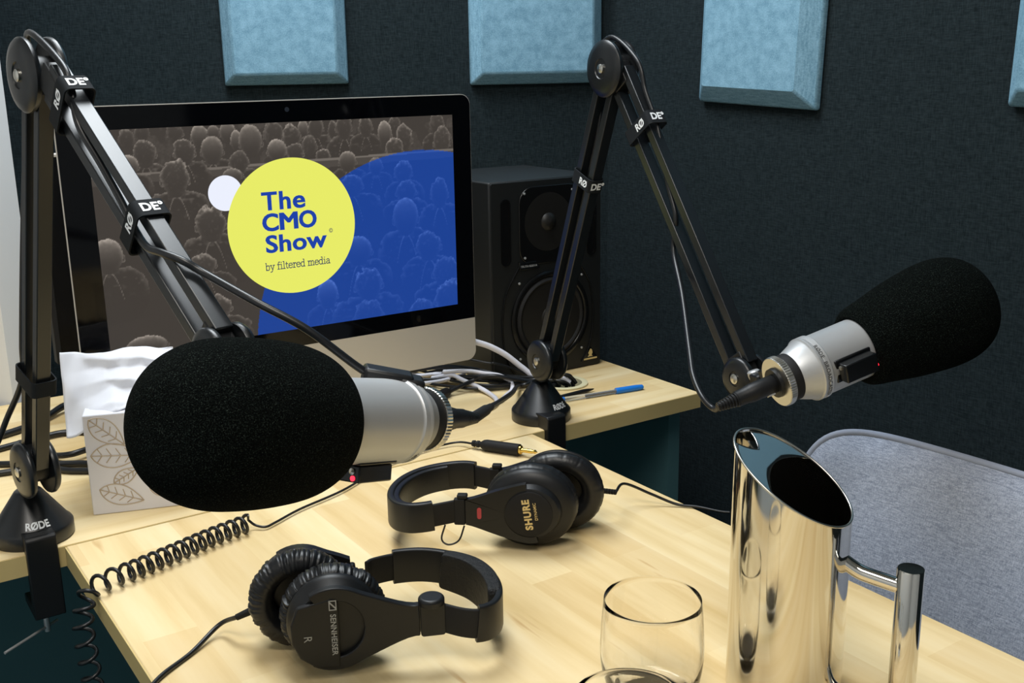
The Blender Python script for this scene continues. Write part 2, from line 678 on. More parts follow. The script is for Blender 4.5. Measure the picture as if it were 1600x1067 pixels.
# stand: bent sheet of aluminium
st = [(0.268, 0.26), (0.285, 0.20), (0.33, 0.05), (0.332, 0.012), (0.31, 0.006), (0.17, 0.004)]
st = spline([(0, a, b) for a, b in st], 6)
mb = MB()
hw = 0.10
vs, fs = [], []
for i, p in enumerate(st):
    tn = (st[min(i + 1, len(st) - 1)] - st[max(i - 1, 0)]).normalized()
    nn = Vector((0, -tn.z, tn.y)) * 0.004
    for sgn in (-1, 1):
        for xx in (-hw, hw):
            q = p + nn * sgn
            vs.append((cx + xx, q.y, max(q.z, 0.0)))
for i in range(len(st) - 1):
    a, b = i * 4, i * 4 + 4
    fs += [(a, a + 1, b + 1, b), (a + 2, b + 2, b + 3, a + 3), (a, b, b + 2, a + 2), (a + 1, a + 3, b + 3, b + 1)]
fs += [(0, 2, 3, 1), tuple(len(vs) - 4 + k for k in (0, 1, 3, 2))]
part('stand', mb.add(vs, fs), M_alu, comp, world=True)
part('webcam', MB().lathe([(0.0, 0.0), (0.0035, 0.0), (0.0035, 0.0008), (0, 0.0008)], axes((-0.274, CY - 0.0004, 0.494), (0, 1, 0)), 16), mat('lens_glass', (40, 46, 56), 0.1), comp, world=True)

# --- picture on the screen, painted numerically into a colour attribute of a fine grid
SX0, SX1, SZ0, SZ1 = -0.5575, 0.0060, 0.1655, 0.4760
NX, NZ = 470, 260
gx = np.linspace(SX0, SX1, NX)[None, :].repeat(NZ, 0)
gz = np.linspace(SZ0, SZ1, NZ)[:, None].repeat(NX, 1)
rng = np.random.RandomState(3)


def vnoise(sx, sz, seed):
    r = np.random.RandomState(seed)
    g = r.rand(int(sz) + 3, int(sx) + 3)
    u = (gx - SX0) / (SX1 - SX0) * sx
    v = (gz - SZ0) / (SZ1 - SZ0) * sz
    iu, iv = u.astype(int), v.astype(int)
    fu, fv = u - iu, v - iv
    fu, fv = fu * fu * (3 - 2 * fu), fv * fv * (3 - 2 * fv)
    return (g[iv, iu] * (1 - fu) + g[iv, iu + 1] * fu) * (1 - fv) + (g[iv + 1, iu] * (1 - fu) + g[iv + 1, iu + 1] * fu) * fv


hair = vnoise(230, 120, 1) * 0.6 + vnoise(110, 60, 2) * 0.4
wob1, wob2 = vnoise(75, 42, 11), vnoise(60, 90, 12) * 0.6 + vnoise(150, 90, 13) * 0.4
blot = vnoise(40, 22, 5)
HEADS = [(-0.5064, 0.4633, 0.0113, 0.0131, 0), (-0.485, 0.4703, 0.0105, 0.0123, 0), (-0.4402, 0.4682, 0.0116, 0.0143, 0), (-0.4062, 0.4617, 0.0126, 0.0163, 0), (-0.3861, 0.4657, 0.0091, 0.0109, 0), (-0.3653, 0.4647, 0.0119, 0.0156, 0), (-0.354, 0.4524, 0.0083, 0.0157, 0), (-0.3326, 0.4513, 0.0176, 0.0241, 0), (-0.2992, 0.4599, 0.0141, 0.0188, 0), (-0.2506, 0.4646, 0.0086, 0.0143, 0), (-0.2305, 0.4655, 0.0125, 0.0153, 1), (-0.2016, 0.4606, 0.0097, 0.0145, 0), (-0.1846, 0.4652, 0.0136, 0.0195, 1), (-0.1485, 0.4636, 0.0118, 0.0158, 1), (-0.0999, 0.4652, 0.011, 0.012, 0), (-0.0226, 0.4619, 0.0133, 0.0185, 1), (-0.2968, 0.4598, 0.0141, 0.0178, 0), (-0.2692, 0.455, 0.0142, 0.019, 0), (-0.1162, 0.4513, 0.012, 0.02, 0), (-0.082, 0.4423, 0.0141, 0.0222, 0), (-0.4837, 0.4428, 0.015, 0.0203, 1), (-0.39, 0.4409, 0.0164, 0.0201, 1), (-0.2937, 0.4355, 0.0151, 0.017, 0), (-0.2653, 0.4304, 0.0133, 0.0153, 0), (-0.2418, 0.4397, 0.0115, 0.0154, 0), (-0.2215, 0.4244, 0.0116, 0.0107, 0), (-0.1007, 0.4266, 0.0151, 0.0191, 0), (-0.0148, 0.4352, 0.0155, 0.0238, 1), (-0.545, 0.452, 0.013, 0.016, 1), (-0.530, 0.435, 0.014, 0.017, 1),
         'rail', (-0.5078, 0.4265, 0.014, 0.0158, 1), (-0.4293, 0.4414, 0.0153, 0.0189, 1), (-0.3519, 0.4234, 0.0148, 0.0158, 1), (-0.1817, 0.413, 0.0147, 0.0157, 1), (-0.3634, 0.4037, 0.0148, 0.0111, 0), (-0.1343, 0.4028, 0.012, 0.014, 1), (-0.446, 0.406, 0.0198, 0.027, 1), (-0.0865, 0.3903, 0.0163, 0.0193, 1), (-0.1768, 0.3763, 0.0198, 0.0178, 1), (-0.0825, 0.3599, 0.0184, 0.0174, 1), (-0.0223, 0.3533, 0.0167, 0.025, 1), (-0.4007, 0.338, 0.0222, 0.0259, 1), (-0.0855, 0.3201, 0.0226, 0.0308, 1), (-0.5473, 0.3067, 0.0211, 0.0247, 1), (-0.4163, 0.28, 0.0185, 0.0167, 1), (-0.1711, 0.2744, 0.0236, 0.0236, 1), (-0.0451, 0.2693, 0.0235, 0.0246, 1), (-0.0154, 0.2236, 0.025, 0.025, 1), (-0.2271, 0.2124, 0.017, 0.0234, 1), (-0.1563, 0.2197, 0.025, 0.0261, 1), (-0.0638, 0.1654, 0.0226, 0.018, 0), (-0.0072, 0.1794, 0.0298, 0.0298, 0), (-0.159, 0.1703, 0.0263, 0.0241, 1), (-0.5069, 0.175, 0.0292, 0.0146, 0), (-0.40, 0.215, 0.02, 0.02, 1)]
lum = 0.06 + 0.10 * (blot > 0.62) * hair * (gz > 0.42)
for h in HEADS:
    if h == 'rail':
        zr = 0.411 + (gx + 0.5) * 0.012 + 0.004
        lum = np.where(np.abs(gz - zr) < 0.0016, 0.42, lum)
        lum = np.where((gz < zr - 0.0016) & (gz > zr - 0.012), 0.14, lum)
        lum = np.where(gz < zr - 0.012, 0.05, lum)
        continue
    hx, hz, rx, rz, sh = h
    rr_ = np.random.RandomState(int(abs(hx) * 1e5) + int(hz * 1e5))
    bald, bright = rr_.rand() < 0.3, 0.75 + 0.5 * rr_.rand()
    wob = (wob1 - 0.5) * (0.15 if bald else 0.55) + (hair - 0.5) * (0.05 if bald else 0.35)
    if sh:
        sw, stop = rx * (2.1 + 0.5 * rr_.rand()), hz - rz * 0.80
        cx_ = hx + rx * 0.3 * (rr_.rand() - 0.5)
        e = np.abs((gx - cx_) / sw) ** 2.6 + np.abs((gz - (stop - rz * 1.4)) / (rz * 1.6)) ** 3 + (wob1 - 0.5) * 0.35
        ins = (e < 1) & (gz < stop + rz * 0.4)
        rim = np.clip((e - 0.55) / 0.45, 0, 1) ** 2
        fold = np.clip(wob2 - 0.62, 0, 1) * 1.4
        fall = np.clip(1 - (stop + rz * 0.3 - gz) / (rz * 2.0), 0, 1)
        lum = np.where(ins, 0.04 + (0.50 * rim * (0.3 + 0.9 * hair) + fold * 0.7) * fall, lum)
        nk = (np.abs(gx - hx) < rx * 0.62) & (gz < hz) & (gz > stop - rz * 0.25)
        lum = np.where(nk, 0.05 + 0.10 * hair, lum)
        col = (np.abs(gz - (stop - rz * 0.12 - 3.0 * (gx - hx) ** 2 / rx)) < rz * 0.06) & (np.abs(gx - hx) < rx * 0.8)
        lum = np.where(col, 0.34 * (0.5 + hair), lum)
    ex_ = (gx - hx) / (rx * (1 - 0.18 * np.clip((hz - gz) / rz, 0, 1)))
    e = ex_ ** 2 + ((gz - hz) / rz) ** 2 + wob * np.clip((gz - hz) / rz + 0.4, 0, 1)
    for sd in (-1, 1):                                   # ears
        ear = ((gx - hx - sd * rx * 0.93) / (rx * 0.17)) ** 2 + ((gz - hz + rz * 0.18) / (rz * 0.22)) ** 2
        lum = np.where(ear < 1, 0.10 + 0.4 * np.clip(ear - 0.3, 0, 1) * bright, lum)
    ins = e < 1
    top = np.clip((gz - hz) / rz * 0.55 + 0.5, 0, 1)
    rim = np.clip((e - 0.35) / 0.65, 0, 1) ** 2.2
    val = 0.05 + 0.62 * bright * rim * top ** 1.1 * (0.30 + 1.1 * hair) + (0.42 * bright if bald else 0.10) * top ** 2.2 * (0.8 + 0.3 * hair)
    if not bald:
        val = val + 0.30 * np.clip(hair - 0.62, 0, 1) * 2.2 * top
    lum = np.where(ins, val, lum)
lum = np.clip(lum, 0, 1)
# blue disc
BC, BR = None, None
pA, pB, pC = np.array((-0.0094, 0.4193)), np.array((-0.1925, 0.39)), np.array((-0.3436, 0.166))
A = 2 * np.array([pB - pA, pC - pA])
rhs = np.array([pB @ pB - pA @ pA, pC @ pC - pA @ pA])
BC = np.linalg.solve(A, rhs)
BR = np.linalg.norm(pA - BC)
inb = (gx - BC[0]) ** 2 + (gz - BC[1]) ** 2 < BR ** 2


def L3(c):
    return np.array(lin(c)[:3])


brown = L3((60, 55, 51))[None, None] + (L3((168, 158, 148)) - L3((60, 55, 51)))[None, None] * (lum[..., None] ** 1.25)
blue = L3((27, 64, 146))[None, None] + (L3((86, 124, 214)) - L3((27, 64, 146)))[None, None] * (lum[..., None] ** 1.25) * 0.8
pic = np.where(inb[..., None], blue, brown)
vs = [(float(x), float(z), 0.0) for x, z in zip(gx.ravel(), gz.ravel())]
fs = [(j * NX + i, j * NX + i + 1, (j + 1) * NX + i + 1, (j + 1) * NX + i) for j in range(NZ - 1) for i in range(NX - 1)]


def screen_mat(name, rgb=None):
    m = bpy.data.materials.new(name)
    m.use_nodes = True
    N, L, b = nodes(m)
    b.inputs['Base Color'].default_value = (0.002, 0.002, 0.002, 1)
    b.inputs['Roughness'].default_value = 0.3
    b.inputs['Specular IOR Level'].default_value = 0.1
    b.inputs['Emission Strength'].default_value = 1.0 / 2 ** EXPO
    if rgb:
        b.inputs['Emission Color'].default_value = lin(rgb)
    else:
        a = N.new('ShaderNodeVertexColor')
        a.layer_name = 'picture'
        L.new(a.outputs['Color'], b.inputs['Emission Color'])
    return m


mb = MB()
Mscr = Matrix(((1, 0, 0, 0), (0, 0, -1, CY - 0.0004), (0, 1, 0, 0), (0, 0, 0, 1)))
mb.add(vs, fs, Mscr)
scr = part('screen', mb, screen_mat('screen_picture'), comp, world=True, smooth=0)
ca = scr.data.color_attributes.new('picture', 'FLOAT_COLOR', 'POINT')
buf = np.ones((NX * NZ, 4), dtype=np.float32)
buf[:, :3] = pic.reshape(-1, 3)
ca.data.foreach_set('color', buf.ravel())


def disc2(cx, cz, r, n=96):
    return [(cx + r * math.cos(2 * PI * k / n), cz + r * math.sin(2 * PI * k / n)) for k in range(n)]


def ms(dz):
    q = Mscr.copy()
    q[1][3] -= dz
    return q


E_yel, E_wht, E_blu, E_nav = (screen_mat('screen_yellow', (232, 236, 104)), screen_mat('screen_white', (236, 240, 254)),
                              screen_mat('screen_blue', (32, 66, 166)), screen_mat('screen_navy', (48, 58, 96)))
part('white_dot', MB().flat(disc2(-0.3758, 0.3800, 0.0254), 0, ms(0.0002)), E_wht, scr, world=True, smooth=0)
part('yellow_disc', MB().flat(disc2(-0.2762, 0.3235, 0.1012), 0, ms(0.0004)), E_yel, scr, world=True, smooth=0)


def fit(mb, body, x0, zb, width, cap, bold, space=1.0):
    """Text set from x0 to x0 + width with the given capital height."""
    vs, fs = glyphs(body, 1.0, bold, space, 'LEFT')
    xs = [p[0] for p in vs]
    refs = glyphs('H', 1.0, bold, space, 'LEFT')[0]
    hb, ht = min(p[1] for p in refs), max(p[1] for p in refs)
    sx = width / (max(xs) - min(xs))
    sy = cap / (ht - hb)
    x00 = min(xs)
    mb.add([(x0 + (p[0] - x00) * sx, zb + (p[1] - hb) * sy, 0) for p in vs], fs, ms(0.0006))


mb = MB()
for _dx in (0.0, 0.0008):
    fit(mb, 'T', -0.3232 + _dx, 0.3498, 0.0238, 0.0272, 0.022)
    fit(mb, 'h', -0.2958 + _dx, 0.3498, 0.0172, 0.0272, 0.022)
    fit(mb, 'e', -0.2748 + _dx, 0.3498, 0.0195, 0.0272, 0.022)
    fit(mb, 'C', -0.3245 + _dx, 0.3190, 0.0248, 0.0262, 0.028)
    fit(mb, 'O', -0.2668 + _dx, 0.3190, 0.0281, 0.0262, 0.028)
    fit(mb, 'Show', -0.3215 + _dx, 0.2868, 0.0977, 0.0262, 0.022, 1.04)
for _dx in (0.0, 0.0012, 0.0024, 0.0034):
    fit(mb, 'M', -0.2976 + _dx, 0.3192, 0.0262, 0.0258, 0.0)
part('title_lettering', mb, E_blu, scr, world=True, smooth=0)
mb = MB()
fit(mb, '\u00a9', -0.2190, 0.3080, 0.0062, 0.0062, 0.01)
part('copyright_mark', mb, E_nav, scr, world=True, smooth=0)
mb = MB()

# slab-serif strokes for the small line
SER = {
    'b': ([[(1, 14), (2, 14), (2, 0)], [(2, 7), (4, 9), (6.5, 9), (8, 7), (8, 2.5), (6.5, 0), (4, 0), (2, 2)]], 9.5),
    'y': ([[(0, 9), (3.4, 9)], [(6.4, 9), (9.4, 9)], [(1.6, 9), (4.8, 0.5)], [(8, 9), (4, -3), (2.5, -4), (0.8, -4)]], 9.6),
    'f': ([[(0.8, 0), (4.6, 0)], [(2.6, 0), (2.6, 12), (4, 14), (6, 13.6)], [(0.5, 9), (5.4, 9)]], 6.2),
    'i': ([[(0.8, 9), (2.6, 9), (2.6, 0)], [(0.6, 0), (4.6, 0)], [(2.4, 12.6), (2.7, 13.2)]], 5.4),
    'l': ([[(0.8, 14), (2.6, 14), (2.6, 0)], [(0.6, 0), (4.6, 0)]], 5.4),
    't': ([[(2.4, 12), (2.4, 2), (3.6, 0), (5.6, 0.6)], [(0.4, 9), (5.2, 9)]], 6.2),
    'e': ([[(1, 5), (8, 5), (8, 6.5), (6.4, 9), (3, 9), (1, 6.6), (1, 2.4), (3, 0), (6, 0), (8, 1.6)]], 9.0),
    'r': ([[(0.6, 9), (2.6, 9), (2.6, 0)], [(0.6, 0), (5, 0)], [(2.6, 6), (4.4, 9), (6.6, 9), (6.8, 7.4)]], 7.4),
    'd': ([[(5.6, 14), (7.4, 14), (7.4, 0), (9.2, 0)], [(7.4, 7), (5.6, 9), (3, 9), (1, 6.8), (1, 2.4), (3, 0), (5.4, 0), (7.4, 2)]], 10),
    'm': ([[(0.6, 9), (2.4, 9), (2.4, 0)], [(0.6, 0), (4.2, 0)], [(2.4, 6.5), (4.6, 9), (6.4, 9), (7.4, 7.4), (7.4, 0)], [(6, 0), (9, 0)], [(7.4, 6.5), (9.6, 9), (11.4, 9), (12.4, 7.4), (12.4, 0)], [(11, 0), (14.2, 0)]], 14.8),
    'a': ([[(1.6, 7.6), (3.2, 9), (5.4, 9), (7, 7.4), (7, 0), (8.8, 0)], [(7, 5.2), (3, 4.8), (1, 3.2), (1, 1.6), (2.6, 0), (4.6, 0), (7, 2)]], 9.2),
    ' ': ([], 5),
}


def strokes(mb, body, x0, zb, width, wt):
    tot = sum(SER[c][1] for c in body)
    k = width / tot
    x = x0
    for c in body:
        for pl in SER[c][0]:
            for (a, b) in zip(pl[:-1], pl[1:]):
                a, b = Vector((a[0], a[1])), Vector((b[0], b[1]))
                d = (b - a)
                if d.length < 1e-6:
                    continue
                d = d.normalized()
                q = Vector((-d.y, d.x)) * wt
                a2, b2 = a - d * wt, b + d * wt
                mb.flat([(x + p.x * k, zb + p.y * k) for p in (a2 - q, b2 - q, b2 + q, a2 + q)], 0, ms(0.0006))
        x += SER[c][1] * k


strokes(mb, 'by filtered media', -0.3245, 0.2612, 0.1045, 0.78)
part('small_lettering', mb, E_nav, scr, world=True, smooth=0)

# dark switched-off screen standing behind the lit one
d2 = thing('dark_monitor', 'thin dark switched-off monitor standing behind the left edge of the lit computer', 'monitor', (-0.40, 0.47, 0))
part('screen_panel', MB().prism(rrect(-0.583, 0.115, -0.22, 0.428, 0.006), 0.45, 0.466, XZ), M_glassb, d2, world=True, smooth=30)
mb = MB()
for a, b in (((-0.587, 0.446, 0.111), (-0.579, 0.468, 0.432)), ((-0.224, 0.446, 0.111), (-0.216, 0.468, 0.432)), ((-0.579, 0.446, 0.111), (-0.224, 0.468, 0.119))):
    mb.box(a, b)
part('frame', mb, M_blkm, d2, world=True, bevel=0.001)
part('top_edge', MB().box((-0.587, 0.446, 0.4285), (-0.216, 0.468, 0.4335)), M_alu, d2, world=True, bevel=0.001, label='bright silver top edge')
part('stand', MB().box((-0.43, 0.468, 0.006), (-0.37, 0.488, 0.25)).box((-0.50, 0.41, 0.0), (-0.30, 0.53, 0.008)), M_blk, d2, world=True, bevel=0.003)

# ------------------------------------------------------------------ loudspeaker
SPX0, SPX1, SPY0, SPY1, SPH = 0.094, 0.336, 0.250, 0.500, 0.358
spk = thing('studio_monitor_speaker', 'black two-way studio loudspeaker on the desk behind the right boom arm', 'loudspeaker', (0.215, 0.375, 0))
part('cabinet', MB().box((SPX0, SPY0 + 0.004, 0), (SPX1, SPY1, SPH)), M_spk, spk, world=True, bevel=0.003)


def fr(x, z, dy=0.0):
    """Frame on the speaker's front: local z points out towards the room (-Y)."""
    return Matrix(((1, 0, 0, x), (0, 0, -1, SPY0 - dy), (0, 1, 0, z), (0, 0, 0, 1)))


def holed(outer, holes_pts, z0, z1, Mx):
    """Plate = outer outline bridged to one round hole."""
    mb = MB()
    n = len(outer)
    hp = holes_pts
    vs = [(x, y, z1) for x, y in outer] + [(x, y, z1) for x, y in hp] + [(x, y, z0) for x, y in outer] + [(x, y, z0) for x, y in hp]
    fs = []
    for k in range(n):
        j = (k + 1) % n
        fs += [(k, j, n + j, n + k), (2 * n + k, 3 * n + k, 3 * n + j, 2 * n + j), (k, 2 * n + k, 2 * n + j, j), (n + k, n + j, 3 * n + j, 3 * n + k)]
    return mb.add(vs, fs, Mx)


part('baffle', MB().prism(rrect(SPX0 + 0.002, 0.002, SPX1 - 0.002, SPH - 0.002, 0.004), 0, 0.004, Matrix(((1, 0, 0, 0), (0, 0, -1, SPY0 + 0.004), (0, 1, 0, 0), (0, 0, 0, 1)))), M_spk, spk, world=True, smooth=30)
# tweeter wave guide
tw = part('tweeter', MB().prism([(x - 0.215, z - 0.282) for x, z in rrect(0.152, 0.208, 0.290, 0.346, 0.03)], 0, 0.0025, fr(0.215, 0.282)), M_spkg, spk, world=True, bevel=0.0012, label='glossy black tweeter plate')
part('horn', MB().lathe([(0.052, 0.0028), (0.046, 0.0030), (0.034, 0.0026), (0.022, 0.0026), (0.016, 0.0028), (0.014, 0.0055), (0.009, 0.009), (0.0, 0.0105)], fr(0.215, 0.282), 40), M_cone, tw, world=True)
wf = part('woofer', MB().ring([(0.086, 0.0), (0.086, 0.003), (0.083, 0.0050), (0.078, 0.0050), (0.075, 0.003), (0.074, 0.0)], fr(0.219, 0.108), 64), M_spkg, spk, world=True, label='gloss black woofer ring')
part('surround', MB().ring([(0.075, 0.0005), (0.073, 0.004), (0.069, 0.0062), (0.065, 0.004), (0.063, 0.0008)], fr(0.219, 0.108), 64), M_blkm, wf, world=True)
part('cone', MB().lathe([(0.064, 0.0035), (0.05, 0.0022), (0.036, 0.0012), (0.024, 0.0008), (0.0235, 0.001), (0.021, 0.004), (0.014, 0.0072), (0.006, 0.0086), (0.0, 0.009)], fr(0.219, 0.108), 64), M_cone, wf, world=True)
for px in (0.1245, 0.3125):
    part('port', holed(rrect(px - 0.010, 0.212, px + 0.010, 0.328, 0.0095, 8), rrect(px - 0.0072, 0.2148, px + 0.0072, 0.3252, 0.007, 8), 0.0, 0.002, fr(0, 0)).flat(rrect(px - 0.0074, 0.2146, px + 0.0074, 0.3254, 0.007, 8), 0.0003, fr(0, 0)), M_spkg, spk, world=True)
# raised ridge around the woofer well
ridge = [(0.152, 0.216), (0.150, 0.205), (0.136, 0.185), (0.122, 0.160), (0.116, 0.13), (0.114, 0.10), (0.118, 0.06), (0.128, 0.030), (0.14, 0.012)]
for mx in (0, 1):
    part('ridge', MB().tube([fr(0, 0) @ p for p in spline([((0.43 - x) if mx else x, z, 0.001) for x, z in ridge], 6)], 0.0016, 8), M_spkg, spk, world=True)
bd = part('badge', MB().prism([(x, z) for x, z in ((0.152, 0.2015), (0.194, 0.2015), (0.194, 0.206), (0.186, 0.2145), (0.152, 0.2145))], 0.0, 0.0032, fr(0, 0)), M_blkg, spk, world=True, bevel=0.0006)
part('lettering', MB().text('TRUTH B2031A', 0.0052, fr(0.171, 0.2055, 0.0034), bold=0.01), M_grey, bd, world=True, smooth=0)
lg = part('logo_plate', MB().prism([(0.290, 0.012), (0.330, 0.012), (0.310, 0.038)], 0.0, 0.0012, fr(0, 0)), M_blkg, spk, world=True)
part('logo', MB().prism([(0.2945, 0.0135), (0.3255, 0.0135), (0.3255, 0.0165), (0.2945, 0.0165)], 0.0012, 0.0018, fr(0, 0)).prism([(0.304, 0.019), (0.307, 0.022), (0.305, 0.026), (0.308, 0.031), (0.311, 0.034), (0.314, 0.031), (0.315, 0.026), (0.313, 0.022), (0.315, 0.019)], 0.0012, 0.0018, fr(0, 0)), M_gtxt, lg, world=True, label='small gold logo')
for sx, sz in ((0.163, 0.335), (0.267, 0.335), (0.163, 0.222), (0.267, 0.222), (0.15, 0.178), (0.288, 0.178), (0.15, 0.04), (0.288, 0.04)):
    part('screw', MB().lathe([(0.0022, 0.0025), (0.0022, 0.004), (0, 0.0046)], fr(sx, sz), 10), M_satin, spk, world=True)


# ------------------------------------------------------------------ boom arms
def beam(mb, p0, p1, n, w, h, off=0.0):
    """Straight bar from p0 to p1, w wide along n, h tall in the arm's plane, moved by off in that plane."""
    p0, p1, n = Vector(p0), Vector(p1), Vector(n)
    d = (p1 - p0).normalized()
    q = n.cross(d).normalized()
    Mx = Matrix((n, q, d)).transposed().to_4x4()
    Mx.translation = p0 + q * off
    L = (p1 - p0).length
    mb.box((-w / 2, -h / 2, 0), (w / 2, h / 2, L), Mx)
    return Mx


def strap_band(p, d, n, w, h, off, length=0.018, t=0.0015):
    """Velcro band wrapped round the bars, as a rounded tube of rectangular section."""
    d, n = Vector(d).normalized(), Vector(n)
    q = n.cross(d).normalized()
    Mx = Matrix((n, q, d)).transposed().to_4x4()
    Mx.translation = Vector(p) + q * off
    o = rrect(-w / 2 - t, -h / 2 - t, w / 2 + t, h / 2 + t, 0.006, 5)
    i = rrect(-w / 2, -h / 2, w / 2, h / 2, 0.005, 5)
    mb = holed(o, i, -length / 2, length / 2, Mx)
    return mb, Mx


def boom_arm(label, b, az, P0, P1, P2, PU, rtop, clampx, text_side):
    n = Vector((-math.cos(math.radians(az)), math.sin(math.radians(az)), 0))   # joint discs' visible side
    root = thing('boom_arm', label, 'microphone stand', b, 'desk-clamped boom arms')
    b = Vector(b)
    # conical foot
    foot = part('base_cone', MB().lathe([(0.0, 0.0), (0.046, 0.0), (0.0475, 0.002), (0.0475, 0.016), (0.046, 0.0185), (0.043, 0.021), (0.016, 0.060), (0.0135, 0.062), (0.0, 0.062)], Matrix.Translation(b), 64), M_disc, root, world=True, label='black conical foot')
    a0 = -PI / 2 + text_side

    def oncone(p):
        # wrap flat lettering on the cone: x along the circumference, y up the slope
        s = 0.0255 + 0.0275 * (p[1]) / 0.0275
        r = 0.0432 - 0.027 * (p[1] / 0.0390)
        a = a0 + p[0] / 0.040
        return (b.x + (r + 0.0006) * math.cos(a), b.y + (r + 0.0006) * math.sin(a), 0.0205 + p[1] + 0.0004)
    part('lettering', MB().text('R\u00d8DE', 0.0105, fn=lambda p: oncone((p[0], p[1] + 0.0035, 0)), bold=0.035), M_txt, foot, world=True, smooth=0)
    # clamp over the desk's front edge
    mb = MB()
    mb.prism([(0.010, 0.0225), (-0.0585, 0.0225), (-0.0620, 0.019), (-0.0620, -0.082), (0.0, -0.082), (0.0, -0.070), (-0.048, -0.070), (-0.048, 0.0005), (0.010, 0.0005)], -0.0175, 0.0175,
             Matrix(((0, 0, 1, clampx), (1, 0, 0, b.y), (0, 1, 0, 0), (0, 0, 0, 1))))
    cl = part('clamp', mb, M_blk, root, world=True, bevel=0.0015)
    sc_ = part('clamp_screw', MB().cyl((clampx, b.y - 0.022, -0.118), (clampx, b.y - 0.022, -0.040), 0.0035, 16).lathe([(0.0, 0), (0.012, 0), (0.012, 0.004), (0, 0.004)], Matrix.Translation((clampx, b.y - 0.022, -0.0395)), 24), M_satin, root, world=True, label='steel clamp screw')
    part('tommy_bar', MB().cyl((clampx - 0.055, b.y - 0.06, -0.112), (clampx + 0.014, b.y - 0.012, -0.112), 0.0018, 10), M_satin, sc_, world=True)
    # spindle
    P0, P1, P2 = Vector(P0), Vector(P1), Vector(P2)
    part('spindle', MB().tube(spline([b + V3(0, 0, 0.055), b + V3(0, 0, 0.066), b.lerp(P0, 0.55) + V3(0, 0, 0.030), P0], 5), 0.0085, 16), M_blk, root, world=True, smooth=60)
    for nm, A_, B_ in (('lower_arm', P0, P1), ('upper_arm', Vector(PU), P2)):
        d = (B_ - A_).normalized()
        mb = MB()
        beam(mb, A_ + d * 0.010, B_ - d * 0.012, n, 0.0165, 0.0115, 0.0152)
        beam(mb, A_ + d * 0.010, B_ - d * 0.012, n, 0.0165, 0.0115, -0.0152)
        sec = part(nm, mb, M_arm, root, world=True, bevel=0.0012)
        for e, s in ((A_, 1), (B_, -1)):
            part('end_bracket', MB().box((-0.0092, -0.014, -0.006), (0.0092, 0.014, 0.026), axes(e + d * 0.003 * s, d * s, n)), M_blk, sec, world=True, bevel=0.0015)
    for nm, P, R_ in (('elbow_joint', P1, rtop), ('base_joint', P0, 0.0335), ('head_joint', P2, 0.0255)):
        mb = MB()
        for s in (1, -1):
            mb.lathe([(R_ * 0.97, 0.0), (R_, 0.002), (R_, 0.005), (R_ * 0.93, 0.0078), (R_ * 0.72, 0.0098), (R_ * 0.36, 0.0104), (R_ * 0.34, 0.0092), (0, 0.0092)], axes(P + n * s * 0.0100, n * s), 48)
        j = part(nm, mb, M_disc, root, world=True)
        part('bolt', MB().lathe([(0.0062, 0.0), (0.0062, 0.0022), (0.0045, 0.0034), (0.0, 0.0036)], axes(P + n * (0.0100 + 0.0090), n), 20), M_ring, j, world=True, label='bright bolt')
        part('pin', MB().cyl(P - n * 0.0100, P + n * 0.0100, R_ * 0.5, 24), M_blk, j, world=True)
    return root, n


def straps(root, n, A_, B_, ts, text):
    A_, B_ = Vector(A_), Vector(B_)
    d = (B_ - A_).normalized()
    for t, w, h, off, flip in ts:
        mb, Mx = strap_band(A_ + (B_ - A_) * t, d, n, w, h, off, 0.019)
        s = part('cable_strap', mb, M_velcro, root, world=True, smooth=50)
        # lettering on the two faces that turn to the room
        if text:
            q = n.cross(d).normalized() * flip
            o_ = Mx.translation
            up_ = -d * flip if flip > 0 else d
            Mtop = Matrix((q.cross(up_) * -1 if False else up_.cross(q), up_, q)).transposed().to_4x4()
            Mtop.translation = o_ + q * (h / 2 + 0.0019) - n * 0.0010 - up_ * 0.0045
            Mside = Matrix((up_.cross(n), up_, n)).transposed().to_4x4()
            Mside.translation = o_ + n * (w / 2 + 0.0019) - up_ * 0.0045
            mt = MB().text('DE\u00b0', 0.0135, Mtop, bold=0.035)
            mt.text('R\u00d8', 0.0135, Mside @ Matrix.Translation((h * 0.16, 0, 0)), bold=0.035)
            part('lettering', mt, M_txt, s, world=True, smooth=0)


R_P0, R_P1, R_P2 = (0.0544, 0.0320, 0.1018), (0.0455, -0.1371, 0.5444), (0.0310, -0.4142, 0.1819)
R_PU, L_PU = (0.0448, -0.1506, 0.5445), (-0.6711, -0.1684, 0.5484)      # where the upper bars start
armR, nR = boom_arm('black boom arm clamped to the desk edge beside the loudspeaker', (0.0556, 0.0515, 0), 3.0, R_P0, R_P1, R_P2, R_PU, 0.0375, 0.0420, 0.26)
L_P0, L_P1, L_P2 = (-0.7034, 0.0147, 0.0992), (-0.6750, -0.1275, 0.5490), (-0.6205, -0.4556, 0.3240)
armL, nL = boom_arm('black boom arm clamped to the desk edge at far left, in front of the computer', (-0.7098, 0.0515, 0), -10, L_P0, L_P1, L_P2, L_PU, 0.0365, -0.7115, 0.0)
straps(armL, nL, L_PU, L_P2, [(0.135, 0.0270, 0.0520, 0.0032, 1), (0.580, 0.0290, 0.0455, 0.0, 1)], True)
straps(armL, nL, L_P0, L_P1, [(0.26, 0.026, 0.049, 0.0, -1)], False)
straps(armR, nR, R_PU, R_P2, [(0.215, 0.0270, 0.0530, 0.0036, 1)], True)
straps(armR, nR, R_P0, R_P1, [(0.655, 0.022, 0.044, 0.0, -1)], True)


